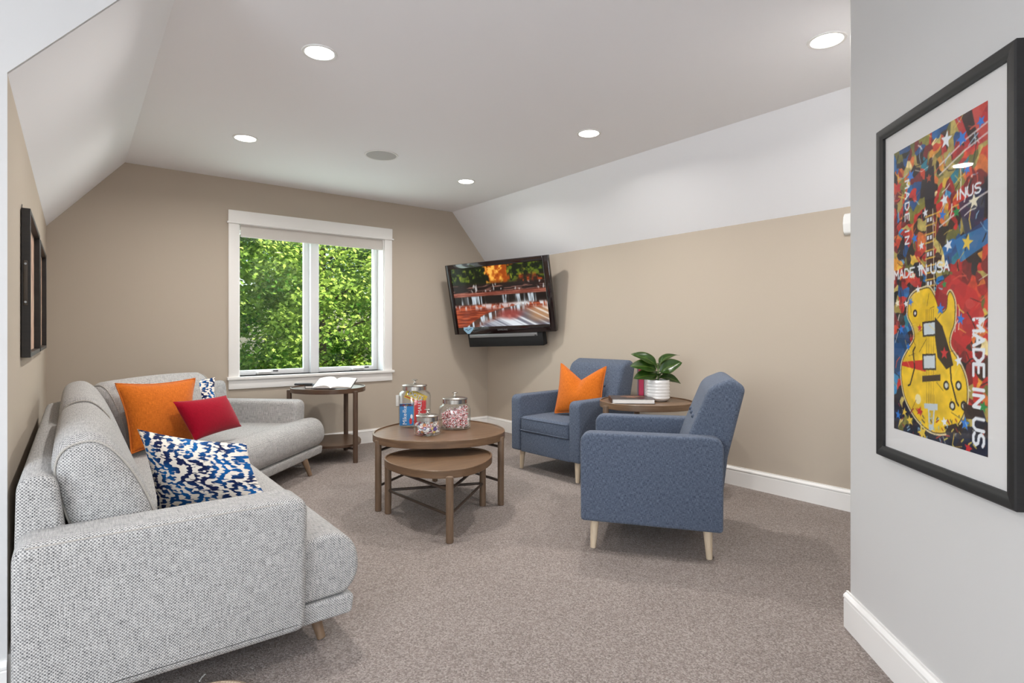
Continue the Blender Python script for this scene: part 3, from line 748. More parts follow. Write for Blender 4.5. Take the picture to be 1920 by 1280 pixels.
candy_box((.094, .022, .150), omat(gp(J1, -.048, -.048, .011), YAW+.12), M['c_blue'], 'blue candy carton standing in the tallest jar',
    [('Mike', .040, M['c_white'], (-.012, .045), (0, 0, 1), (-1, 0, 0), .0011), ('and', .014, M['c_white'], (-.012, .083), (0, 0, 1), (-1, 0, 0), .0011), ('Ike', .040, M['c_white'], (-.012, .114), (0, 0, 1), (-1, 0, 0), .0011)],
    [([(-.047, .133), (.047, .133), (.047, .150), (-.047, .150)], M['c_navy'], 'end_band'), (ell(-.02, .141, .008, .005), M['c_orange'], 'candy_print'), (ell(.004, .141, .008, .005), M['c_yel'], 'candy_print'), (ell(.026, .141, .008, .005), M['c_red'], 'candy_print'),
     (ell(.028, .03, .010, .022), M['c_red'], 'candy_print'), (ell(.034, .062, .008, .016), M['c_white'], 'candy_print')])
candy_box((.080, .022, .172), omat(gp(J1, .045, -.038, .011), YAW-.05), M['c_red'], 'red candy carton standing in the tallest jar',
    [('TAMALES', .036, M['c_black'], (.0015, .108), (0, 0, 1), (-1, 0, 0), .0005), ('TAMALES', .036, M['c_white'], (0, .109), (0, 0, 1), (-1, 0, 0), .0011)])
candy_box((.150, .020, .072), omat(gp(J1, -.010, .012, .170), YAW-.05, rad(24)), M['c_yel'], 'yellow candy carton lying tilted on top in the tallest jar',
    [('DOTS', .046, M['c_navy'], (.0, .043), (1, 0, 0), (0, 0, 1), .0005), ('DOTS', .042, M['c_white'], (.0, .044), (1, 0, 0), (0, 0, 1), .0011)],
    [([(-.07, .008), (.06, .008), (.06, .016), (-.07, .016)], M['c_orange'], 'stripe')])

# wrapped sweets, one object each
M['mint_red'] = plain('mint red', lin(186, 26, 42), .3); M['mint_white'] = plain('mint white', lin(244, 236, 234), .3)
M['wrap'] = plain('clear candy wrapper', lin(240, 226, 228), .2, spec=.6)
def candy_mesh(name, cols, r, h, fan=True):
    bm = BM(); K = 16
    for sgn in (1, -1):
        c = bm.verts.new((0, 0, sgn*h/2)); ra = [bm.verts.new((r*.7*math.cos(2*PI*i/K), r*.7*math.sin(2*PI*i/K), sgn*h/2)) for i in range(K)]; rb = [bm.verts.new((r*math.cos(2*PI*i/K), r*math.sin(2*PI*i/K), 0)) for i in range(K)]
        for i in range(K):
            j = (i+1) % K; q1 = (c, ra[i], ra[j]); q2 = (ra[i], rb[i], rb[j], ra[j])
            for q in (q1, q2):
                f = bm.faces.new(q if sgn > 0 else q[::-1]); f.material_index = (i//2) % 2
    if fan:
        for sgn in (1, -1):
            b0 = bm.verts.new((sgn*r*.85, 0, 0)); fv = [bm.verts.new((sgn*(r*1.75), r*.8*(k/3-.5)*2, .003*(-1)**k)) for k in range(4)]
            for k in range(3): bm.faces.new((b0, fv[k], fv[k+1])).material_index = 2
    me = bpy.data.meshes.new(name); bm.to_mesh(me); bm.free()
    for m in cols: me.materials.append(m)
    return me
rng = random.Random(3)
def fill(center, R, top, meshes, n, name, label, group, dmin, cat='candy', first=.012, shell=.45):
    pts = []; tries = 0
    while len(pts) < n and tries < 60000:
        tries += 1
        a = rng.uniform(0, 2*PI); rr = R*math.sqrt(rng.uniform(shell, 1)); hmax = top*(1-.18*math.cos(a-2.2)*rr/R)
        p = Vector((rr*math.cos(a), rr*math.sin(a), rng.uniform(first, hmax)))
        if all((p-q).length > dmin for q in pts): pts.append(p)
    for i, p in enumerate(pts):
        o = bpy.data.objects.new(name, meshes[i % len(meshes)]); COL.objects.link(o); o.location = center+p
        out = Vector((p.x, p.y, 0)).normalized()
        q = (out+Vector((rng.uniform(-.7, .7), rng.uniform(-.7, .7), rng.uniform(-.6, .6)))).to_track_quat('Z', 'Y')
        o.rotation_euler = (q.to_matrix().to_4x4() @ Matrix.Rotation(rng.uniform(0, PI), 4, 'Z')).to_euler()
        tag(o, label, cat, group)
mint = candy_mesh('peppermint', [M['mint_red'], M['mint_white'], M['wrap']], .0125, .011)
fill(J2, .083, .128, [mint], 150, 'peppermint', 'round red and white peppermint in the wide glass jar', 'peppermints in the wide jar', .0170, first=.024)
mix = []
for k, c in enumerate([(238, 232, 222), (240, 236, 230), (92, 66, 130), (206, 70, 60), (232, 196, 120), (150, 190, 214), (244, 240, 236), (214, 110, 120), (226, 150, 90)]):
    mm = plain('candy colour %d' % k, lin(*c), .3); mix.append(candy_mesh('mixed_candy', [mm, M['mint_white'] if k % 2 else mm, M['wrap']], .0120, .012))
fill(J3, .062, .078, mix, 90, 'wrapped_candy', 'small mixed wrapped candy in the smallest glass jar', 'mixed candies in the smallest jar', .0155, first=.023, shell=.3)

# ------------------------------------------------------------------ books
def book(name, x0, x1, y0, y1, z0, z1, cover, label, loc, rz, pages=None, cover_t=.003):
    t = empty(name, loc, rz, label, 'book')
    bm = BM(); box(bm, x0, x1, y0, y1, z0, z0+cover_t, .0008, 1); box(bm, x0, x1, y0, y1, z1-cover_t, z1, .0008, 1); box(bm, x0, x0+cover_t, y0, y1, z0+cover_t, z1-cover_t); done(bm, 'cover', cover, t)
    bm = BM(); box(bm, x0+cover_t, x1-.005, y0+.004, y1-.004, z0+cover_t, z1-cover_t); done(bm, 'pages', pages or M['paper'], t)
    return t
# open book on the table under the window
ob = empty('open_book', (1.735, 4.770, .6305), YAW+.02, 'thick book lying open with blank white pages, on the side table under the window', 'book')
for s in (-1, 1):
    prof = [(0, .004), (s*.02, .022), (s*.055, .030), (s*.10, .024), (s*.150, .012), (s*.158, .004)] if s < 0 else [(0, .004), (s*.02, .016), (s*.06, .021), (s*.11, .019), (s*.165, .014), (s*.172, .004)]
    top = smooth_poly(prof, 4, closed=False); bm = BM()
    prism(bm, [(p[0], .004, p[1]) for p in top], (0, .21, 0)); done(bm, 'pages', M['paper'], ob, smooth=35)
bm = BM(); box(bm, -.163, .177, 0, .218, 0, .004, .001, 1); done(bm, 'cover', M['ink'], ob)
ob.rotation_euler = (rad(17), 0, YAW+.02)
bk = book('book', -.125, .125, -.085, .085, 0, .026, M['ink'], 'closed dark book lying under the open book', (1.735, 4.965, .626), YAW+.03)
nb = empty('glasses_case', (1.585, 5.01, .6525), YAW+.12, 'slim grey case lying on the dark book beside the open one', 'case')
bm = BM(); box(bm, -.075, .075, -.022, .022, 0, .018, .008, 3); done(bm, 'shell', M['dark'], nb)
bm = BM(); box(bm, -.0755, .0755, -.0225, .0225, .008, .010, .0008, 1); done(bm, 'seam', M['silver'], nb)
# books on the table between the armchairs
M['cover_dark'] = plain('dark brown cover', lin(58, 48, 46), .35); M['copper'] = plain('copper foil', lin(196, 140, 112), .35, .6); M['magenta'] = plain('magenta cover', lin(176, 16, 70), .45); M['white_cover'] = plain('white cover', lin(226, 226, 228), .5); M['grey_cover'] = plain('grey purple cover', lin(120, 104, 116), .5)
TR_ = .630
fb = book('book', -.145, .145, -.11, .11, 0, .034, M['cover_dark'], 'large dark book lying flat beside the plant with copper print', (3.07, 2.60, TR_), YAW-.06, cover_t=.003)
def scr(pts, r=.0022): 
    bm = BM(); tube(bm, [(x, y, .0342) for x, y in pts], r, 6); return done(bm, 'print', M['copper'], fb)
scr(smooth_poly([(-.07, .028), (-.03, .034), (.02, .03), (.10, .032)], 5, False), .0018); scr(smooth_poly([(.0, .03), (.02, .05), (.03, .075)], 5, False), .0018); scr(smooth_poly([(.03, .03), (.05, .045), (.09, .05)], 5, False), .0015)
text_obj('life', 'lettering', .055, M['copper'], fb, frame_mat(Vector((-.01, -.03, .0345)), (1, 0, 0), (0, 1, 0)), .0003, shear=.3)
def upright(x, y, w, d, h, cover, label, rz):
    t = empty('book', (x, y, TR_), rz, label, 'book')
    bm = BM(); box(bm, -w/2, -w/2+.003, -d/2, d/2, 0, h, .0006, 1); box(bm, w/2-.003, w/2, -d/2, d/2, 0, h, .0006, 1); box(bm, -w/2, w/2, -d/2, -d/2+.003, 0, h, .0006, 1); done(bm, 'cover', cover, t)
    bm = BM(); box(bm, -w/2+.003, w/2-.003, -d/2+.003, d/2-.006, .003, h-.004); done(bm, 'pages', M['paper'], t)
pb = at(1211, 742, 4.205); BX = Vector((cc, -ss, 0))
for dx, w, d, h, m, s, rz in ((-.060, .009, .12, .235, M['grey_cover'], 'thin grey book standing upright next to the magenta one', -.225), (-.0345, .038, .12, .215, M['magenta'], 'thick magenta book standing behind the plant', -.227), (.011, .048, .11, .175, M['white_cover'], 'white book standing upright behind the plant pot', -.227)):
    p = pb+BX*dx; upright(p.x, p.y, w, d, h, m, s, YAW+rz)

# ------------------------------------------------------------------ potted plant
PP = Vector((3.275, 2.53, TR_))
pl = empty('potted_plant', PP, 0, 'broad leaved green plant in a ribbed white pot', 'plant')
prof = [(0, .004), (.058, .0), (.066, .004), (.074, .012)]
for k in range(6):
    z = .014+k*.0215; prof += [(.0795, z+.003), (.0835, z+.0105), (.0795, z+.018)]
prof += [(.080, .146), (.079, .150), (.073, .150), (.072, .135), (0, .135)]
bm = BM(); lathe(bm, prof, 48); done(bm, 'pot', M['white_ceramic'], pl, smooth=60)
bm = BM(); lathe(bm, [(0, .140), (.04, .139), (.0725, .136), (.0725, .132), (0, .132)], 32); done(bm, 'soil', M['soil'], pl)
def plant_leaf_mat():
    m, nt, b = new_mat('glossy green leaf'); v = uvmap(nt, 1, 1); sp_ = N(nt, 'ShaderNodeSeparateXYZ'); L(nt, v, sp_.inputs[0])
    mid = math_(nt, 'ABSOLUTE', math_(nt, 'SUBTRACT', sp_.outputs[1], .5))
    r = ramp(nt, [(0.0, lin(140, 160, 84)), (.035, lin(62, 98, 34)), (.40, lin(52, 86, 30)), (.5, lin(98, 110, 48))]); L(nt, mid, r.inputs[0])
    nz = N(nt, 'ShaderNodeTexNoise', i_Scale=6.0, i_Detail=3.0); L(nt, v, nz.inputs['Vector'])
    mx = N(nt, 'ShaderNodeMix', data_type='RGBA', blend_type='MULTIPLY'); mx.inputs[0].default_value = .6; L(nt, r.outputs[0], mx.inputs[6])
    rr = ramp(nt, [(.3, (.55, .55, .5, 1)), (.7, (1.25, 1.25, 1.0, 1))]); L(nt, nz.outputs[0], rr.inputs[0]); L(nt, rr.outputs[0], mx.inputs[7])
    L(nt, mx.outputs[2], b.inputs['Base Color']); b.inputs['Roughness'].default_value = .32; b.inputs['Coat Weight'].default_value = .2
    return m
M['pleaf'] = plant_leaf_mat()
def plant_leaf(base, dirv, length, width, droop, nrm):
    base = Vector(base); d = Vector(dirv).normalized(); nr = Vector(nrm); nr = (nr-d*nr.dot(d)).normalized(); side = d.cross(nr).normalized()
    bm = BM(); uvl = bm.loops.layers.uv.new('UVMap'); NU, NV = 14, 8; g = []
    for i in range(NU+1):
        t = i/NU; tt = max(0, (t-.10)/.90); wv = max(.006, width*math.sin(PI*tt**.85)**.7) if tt < 1 else .002; row = []
        c = base+d*(length*t)-nr*(droop*length*(t-.15)**2)
        for j in range(NV+1):
            q = (j/NV-.5)*2; row.append(bm.verts.new(c+side*(q*wv/2)+nr*(.16*wv*abs(q)**1.3+.0025*math.sin(t*11+j*.7))))
        g.append(row)
    for i in range(NU):
        for j in range(NV):
            q = [(i, j), (i+1, j), (i+1, j+1), (i, j+1)]; f = bm.faces.new([g[a][b] for a, b in q])
            for lp, (a, b) in zip(f.loops, q): lp[uvl].uv = (a/NU, b/NV)
    bmesh.ops.solidify(bm, geom=bm.faces[:], thickness=.0012)
    return done(bm, 'leaf', M['pleaf'], pl, smooth=70)
def dirp(dx, dy, dz): return (cc*dx+ss*dy, -ss*dx+cc*dy, dz)
for bz, (dx, dy, dz), ln, wd, dr_, (nx, ny, nz_) in (
        (.245, (-1, -.1, .75), .185, .085, .45, (.25, -.75, .65)), (.220, (-1, -.35, .32), .190, .100, .35, (.1, -.75, .65)), (.175, (-1, -.55, .12), .185, .095, .30, (.0, -.7, .7)),
        (.250, (.8, .25, .85), .175, .075, .70, (-.5, -.45, .75)), (.200, (.75, -.45, .50), .165, .105, .30, (-.25, -.8, .55)), (.165, (1, -.1, .02), .155, .075, .55, (.25, -.65, .7)),
        (.215, (.2, .9, .55), .150, .080, .4, (0, -.5, .8)), (.170, (-.4, .9, .35), .150, .080, .4, (0, -.4, .8)), (.175, (.30, -.9, .42), .120, .080, .3, (0, -.5, .8)), (.155, (.7, .75, .2), .140, .075, .4, (0, -.3, .9))):
    plant_leaf((0, 0, bz), dirp(dx, dy, dz), ln*1.06, wd*1.10, dr_, dirp(nx, ny, nz_))
bm = BM(); tube(bm, [(0, 0, .13), (.004, .002, .18), (0, 0, .245)], [.007, .006, .003], 8); done(bm, 'stem', plain('green stem', lin(88, 112, 52), .5), pl)

# ------------------------------------------------------------------ picture rasters (flat print on the screen and on the art)
class Raster:
    def __init__(s, w, h, ss_=3):
        s.w, s.h, s.k = w, h, ss_; s.W, s.H = w*ss_, h*ss_
        s.a = np.zeros((s.H, s.W, 3)); yy, xx = np.mgrid[0:s.H, 0:s.W]; s.u = (xx+.5)/s.W; s.v = (yy+.5)/s.H; s.asp = h/w
    def put(s, mask, col, op=1.0):
        c = np.array(col)/255.; s.a[mask] = s.a[mask]*(1-op)+c*op
    def poly(s, pts, col, op=1.0):
        inside = np.zeros(s.u.shape, bool); n = len(pts)
        ys = [p[1] for p in pts]; v0, v1 = max(0, int(min(ys)*s.H)-1), min(s.H, int(max(ys)*s.H)+2)
        if v1 <= v0: return
        U = s.u[v0:v1]; V = s.v[v0:v1]; ins = np.zeros(U.shape, bool)
        for i in range(n):
            (x1, y1), (x2, y2) = pts[i-1], pts[i]
            if y1 == y2: continue
            ins ^= ((V > y1) != (V > y2)) & (U < (x2-x1)*(V-y1)/(y2-y1)+x1)
        inside[v0:v1] = ins; s.put(inside, col, op)
    def line(s, pts, wid, col, op=1.0):
        """polyline; widths in units of picture width"""
        for (x1, y1), (x2, y2) in zip(pts, pts[1:]):
            pad = wid
            a0, a1 = max(0, int((min(y1, y2)-pad/s.asp)*s.H)-1), min(s.H, int((max(y1, y2)+pad/s.asp)*s.H)+2); b0, b1 = max(0, int((min(x1, x2)-pad)*s.W)-1), min(s.W, int((max(x1, x2)+pad)*s.W)+2)
            if a1 <= a0 or b1 <= b0: continue
            U = s.u[a0:a1, b0:b1]; V = s.v[a0:a1, b0:b1]*s.asp; Y1, Y2 = y1*s.asp, y2*s.asp
            dx, dy = x2-x1, Y2-Y1; l2 = dx*dx+dy*dy+1e-12; t = np.clip(((U-x1)*dx+(V-Y1)*dy)/l2, 0, 1)
            d = np.hypot(U-x1-t*dx, V-Y1-t*dy); m = d < wid/2; sub = s.a[a0:a1, b0:b1]; sub[m] = sub[m]*(1-op)+np.array(col)/255.*op
    def disc(s, x, y, r, col, op=1.0): s.put((s.u-x)**2+((s.v-y)*s.asp)**2 < r*r, col, op)
    def star(s, x, y, r, col, rot=0):
        pts = []
        for i in range(10):
            rr = r if i % 2 == 0 else r*.42; a = rot+PI*i/5-PI/2; pts.append((x+rr*math.cos(a), y+rr*math.sin(a)/s.asp))
        s.poly(pts, col)
    def out(s): return s.a.reshape(s.h, s.k, s.w, s.k, 3).mean((1, 3))

def noise2(w, h, fx, fy, seed, oct_=3):
    r = np.random.RandomState(seed); o = np.zeros((h, w)); amp = 1; tot = 0
    for k in range(oct_):
        gx, gy = max(2, int(fx*2**k))+2, max(2, int(fy*2**k))+2; g = r.rand(gy, gx)
        X = np.linspace(0, gx-1.001, w); Y = np.linspace(0, gy-1.001, h); xi = X.astype(int); yi = Y.astype(int); xf = X-xi; yf = (Y-yi)[:, None]
        xf = xf*xf*(3-2*xf); yf = yf*yf*(3-2*yf)
        o += amp*((g[yi][:, xi]*(1-xf)+g[yi][:, xi+1]*xf)*(1-yf)+(g[yi+1][:, xi]*(1-xf)+g[yi+1][:, xi+1]*xf)*yf); tot += amp; amp *= .5
    return o/tot

def print_mesh(name, img, x0, x1, z0, z1, y, mat, parent):
    """flat grid in the XZ plane facing -Y, one colour per vertex from the raster (row 0 on top)"""
    h, w = img.shape[:2]; xs = np.linspace(x0, x1, w); zs = np.linspace(z1, z0, h)
    X, Z = np.meshgrid(xs, zs); co = np.stack([X, np.full_like(X, y), Z], -1).reshape(-1, 3)
    idx = np.arange(w*h).reshape(h, w); q = np.stack([idx[1:, :-1], idx[1:, 1:], idx[:-1, 1:], idx[:-1, :-1]], -1).reshape(-1, 4)
    me = bpy.data.meshes.new(name); me.vertices.add(w*h); me.vertices.foreach_set('co', co.ravel()); me.loops.add(q.size); me.loops.foreach_set('vertex_index', q.ravel().astype(np.int32))
    me.polygons.add(len(q)); me.polygons.foreach_set('loop_start', np.arange(0, q.size, 4, dtype=np.int32)); me.update(calc_edges=True)
    ca = me.color_attributes.new('Col', 'FLOAT_COLOR', 'POINT'); c = np.ones((w*h, 4)); s = img.reshape(-1, 3)
    c[:, :3] = np.where(s <= .04045, s/12.92, ((s+.055)/1.055)**2.4); ca.data.foreach_set('color', c.ravel())
    me.materials.append(mat); o = bpy.data.objects.new(name, me); COL.objects.link(o); o.parent = parent
    return o

# ---- screen picture: red rock canyon stream with falls
def screen_picture(w=220, h=128):
    r = Raster(w, h, 2); u, v = r.u, r.v; Wd, Ht = r.W, r.H
    n1 = noise2(Wd, Ht, 26, 17, 1, 4); n2 = noise2(Wd, Ht, 40, 9, 2, 3); n3 = noise2(Wd, Ht, 9, 60, 3, 3)
    A = r.a
    def mix(mask, c): A[:] = A*(1-mask[..., None])+np.array(c)/255.*mask[..., None]
    sm = lambda e0, e1, x: np.clip((x-e0)/(e1-e0), 0, 1)**2*(3-2*np.clip((x-e0)/(e1-e0), 0, 1))
    A[:] = np.array((46, 30, 22))/255.
    fol = sm(.34, .22, v); mix(fol, (30, 44, 14)); mix(fol*sm(.54, .70, n1), (92, 108, 26)); mix(fol*sm(.62, .72, n2)*.7, (150, 150, 44)); mix(fol*sm(.60, .44, n1)*.7, (14, 18, 10))
    uw = u+.16*(n1-.5)+.10*(n2-.5)
    org = sm(.38, .44, uw)*sm(.66, .58, uw)*sm(.34, .22, v+.10*(n1-.5)); mix(org*.9, (206, 100, 26)); mix(org*sm(.5, .7, n1), (252, 186, 80)); mix(org*sm(.5, .36, n1)*.8, (150, 62, 14))
    rr = sm(.66, .76, u)*sm(.14, .24, v)*sm(.46, .34, v); mix(rr*.8*sm(.45, .62, n2), (206, 76, 26)); mix(rr*sm(.42, .52, n3)*.6, (70, 26, 14))
    band = sm(.27, .31, v)*sm(.46, .40, v); mix(band*.9, (34, 24, 22)); mix(band*sm(.56, .68, n3), (122, 84, 74)); mix(band*sm(.66, .74, n2)*.8, (210, 206, 204))
    red1 = sm(.40, .44, v)*sm(.50, .47, v); mix(red1*.85, (140, 70, 54)); mix(red1*sm(.5, .66, n3)*.7, (200, 130, 110))
    dark = sm(.47, .50, v)*sm(.64, .56, v); mix(dark, (30, 22, 18))
    for c, wdt in ((.08, .035), (.25, .11), (.57, .03), (.72, .045), (.83, .05)):
        f = sm(.47, .50, v)*sm(.66, .60, v)*np.exp(-((u-c-.12*np.maximum(0, v-.5)*(c > .6))/wdt)**4); st_ = noise2(Wd, Ht, 70, 3, int(c*100), 2); mix(f*sm(.40, .62, st_)*.95, (206, 218, 228))
    pool = sm(.60, .66, v); mix(pool, (150, 66, 42)); mix(pool*sm(.48, .66, n3)*.6, (206, 104, 66)); mix(pool*sm(.5, .36, n3)*.5, (92, 36, 26))
    mix(sm(.60, .64, v)*sm(.74, .66, v)*sm(.42, .60, n2)*.85, (214, 206, 208))
    edge = np.interp(u, (0, .08, .2, .33, .5, .65, .78, 1), (1.1, 1.0, .88, .775, .70, .66, .62, .60))
    right = sm(0, .025, v-edge)*sm(.06, .10, u); fall = right*sm(.20, .06, v-edge)*sm(.82, .7, u)
    mix(fall*.85, (70, 58, 52)); st2 = noise2(Wd, Ht, 60, 3, 9, 2); mix(fall*sm(.42, .62, st2), (204, 216, 226))
    low = right*sm(.08, .18, v-edge-.02*(u < .6)); mix(low*.9, (112, 120, 136)); 
    diag = noise2(Wd, Ht, 50, 4, 12, 2); lx = np.clip(((u*.8-v*.9)-(-1))*Wd/2.0, 0, Wd-1).astype(int); sd = diag[(v*(Ht-1)).astype(int)//8, lx]
    mix(low*sm(.45, .66, sd), (226, 232, 238)); mix(low*sm(.46, .34, sd)*.6, (92, 80, 84))
    rock = np.exp(-(((u-.60)/.13)**2+((v-.80)/.085)**2)**2); mix(rock*.95, (150, 66, 60)); mix(rock*sm(.55, .7, n1)*.5, (200, 120, 110))
    tan = sm(.72, .90, u)*sm(.66, .76, v)*sm(1.0, .84, v); mix(tan*.75, (200, 146, 96)); mix(tan*sm(.5, .64, sd)*.8, (232, 224, 218))
    wsw = sm(.60, .75, u)*np.exp(-((v-.64-.12*(u-.7))/.045)**2); mix(wsw*.8*sm(.35, .55, n2), (224, 236, 240))
    return r.out()

# ---- television and soundbar in the corner
tvc = Vector((3.4194, 4.6329, 1.4700)); yaw, tilt, roll, TH, TW = rad(-156.247), rad(11.986), rad(1.826), .7487, 1.2
n = Vector((math.cos(yaw)*math.cos(tilt), math.sin(yaw)*math.cos(tilt), -math.sin(tilt))); Rv = Vector((-math.sin(yaw), math.cos(yaw), 0))
if Rv.dot(Vector((cc, -ss, 0))) < 0: Rv = -Rv
Uv = n.cross(Rv); Uv = Uv if Uv.z > 0 else -Uv
Rr = Rv*math.cos(roll)+Uv*math.sin(roll); Ur = Uv*math.cos(roll)-Rv*math.sin(roll)
tm = Matrix.Identity(4)
for i in range(3): tm[i][0], tm[i][1], tm[i][2], tm[i][3] = Rr[i], -n[i], Ur[i], tvc[i]
tv = empty('television', label='black flat television on a corner wall mount, showing a red canyon stream', cat='television', mat=tm)
sx0, sx1, sz0, sz1 = -.545, .540, -.300, .325
bm = BM()
for (a, b, c, d) in ((-TW/2, sx0, -TH/2, TH/2), (sx1, TW/2, -TH/2, TH/2), (sx0, sx1, sz1, TH/2), (sx0, sx1, -TH/2, sz0)): box(bm, a, b, 0, .045, c, d, .004, 2)
M['bezel'] = plain('dark burgundy gloss bezel', lin(22, 11, 13), .10, spec=.6, coat=.5)
done(bm, 'bezel', M['bezel'], tv)
bm = BM(); box(bm, -TW/2+.012, TW/2-.012, .030, .075, -TH/2+.012, TH/2-.012, .008, 2); done(bm, 'rear_casing', M['black_matte'], tv)
print_mesh('screen', screen_picture(), sx0-.002, sx1+.002, sz0-.002, sz1+.002, .010, vcol_mat('lit screen', .12, emit=.92), tv)
text_obj('SAMSUNG', 'logo', .024, M['silver'], tv, frame_mat(Vector((0, -.0008, -.338)), (1, 0, 0), (0, 0, 1)), .0004, sx=1.1)
stk = BM(); prism(stk, [(x, -.0012, z) for x, z in [(-.475, -.297), (-.352, -.297), (-.350, -.318), (-.405, -.368), (-.435, -.368), (-.476, -.325)]], (0, .0008, 0)); sk = done(stk, 'sticker', plain('pale blue sticker', lin(150, 190, 216), .4), tv)
bm = BM(); tube(bm, [(-.455, -.0016, -.325), (-.430, -.0016, -.315), (-.425, -.0016, -.335), (-.395, -.0016, -.318), (-.375, -.0016, -.310)], .003, 6); done(bm, 'sticker_print', M['c_navy'], sk)
bm = BM(); box(bm, -.12, .12, .075, .10, -.14, .14, .004, 2); cyl(bm, (0, .09, 0), (.02, .17, .0), .025, .025, 16); mt = done(bm, 'wall_mount', M['black_matte'], tv)
sbm = tm @ Matrix.Translation((0, .012, -.375))
sb = empty('soundbar', label='black soundbar with a silver strip hung under the television', cat='soundbar', mat=sbm)
bm = BM(); box(bm, -.443, .443, 0, .085, -.142, -.002, .006, 2); done(bm, 'body', M['black_matte'], sb)
bm = BM(); box(bm, -.418, .385, -.006, .004, -.040, -.004, .002, 2); stp = done(bm, 'strip', M['silver'], sb)
bm = BM(); box(bm, .355, .375, -.008, -.004, -.036, -.026, .001, 1); done(bm, 'button', M['ink'], stp)
bm = BM(); tube(bm, [(.40, .04, .02), (.43, .03, -.08), (.438, .02, -.13), (.446, .05, -.12), (.444, .06, -.02), (.42, .07, .03)], .003, 6); done(bm, 'cable', M['dark'], sb)

# ------------------------------------------------------------------ guitar print on the angled wall
FONT = {'M': [[(0, 1), (0, 0), (.5, .6), (1, 0), (1, 1)]], 'A': [[(0, 1), (.5, 0), (1, 1)], [(.22, .62), (.78, .62)]], 'D': [[(0, 0), (0, 1)], [(0, 0), (.65, .05), (1, .35), (1, .65), (.65, .95), (0, 1)]],
        'E': [[(1, 0), (0, 0), (0, 1), (1, 1)], [(0, .5), (.7, .5)]], 'I': [[(.5, 0), (.5, 1)]], 'N': [[(0, 1), (0, 0), (1, 1), (1, 0)]], 'U': [[(0, 0), (0, .75), (.25, 1), (.75, 1), (1, .75), (1, 0)]],
        'S': [[(1, .12), (.7, 0), (.25, 0), (0, .22), (.2, .45), (.8, .55), (1, .78), (.75, 1), (.25, 1), (0, .88)]]}
def letters(r, word, x, y, cw, ch, gap, wid, col, vertical=False, op=1.0):
    """stencil letters; vertical = reading downwards, letters turned a quarter clockwise. cw,ch in picture-width units"""
    pos = 0
    for c_ in word:
        if c_ == ' ': pos += cw*.7; continue
        w_ = cw*.4 if c_ == 'I' else cw
        for st_ in FONT[c_]:
            pts = []
            for a, b in st_:
                if vertical: pts.append((x+(1-b)*ch, y+(pos+a*w_)/r.asp))
                else: pts.append((x+pos+a*w_, y+b*ch/r.asp))
            r.line(pts, wid, col, op)
        pos += w_+gap
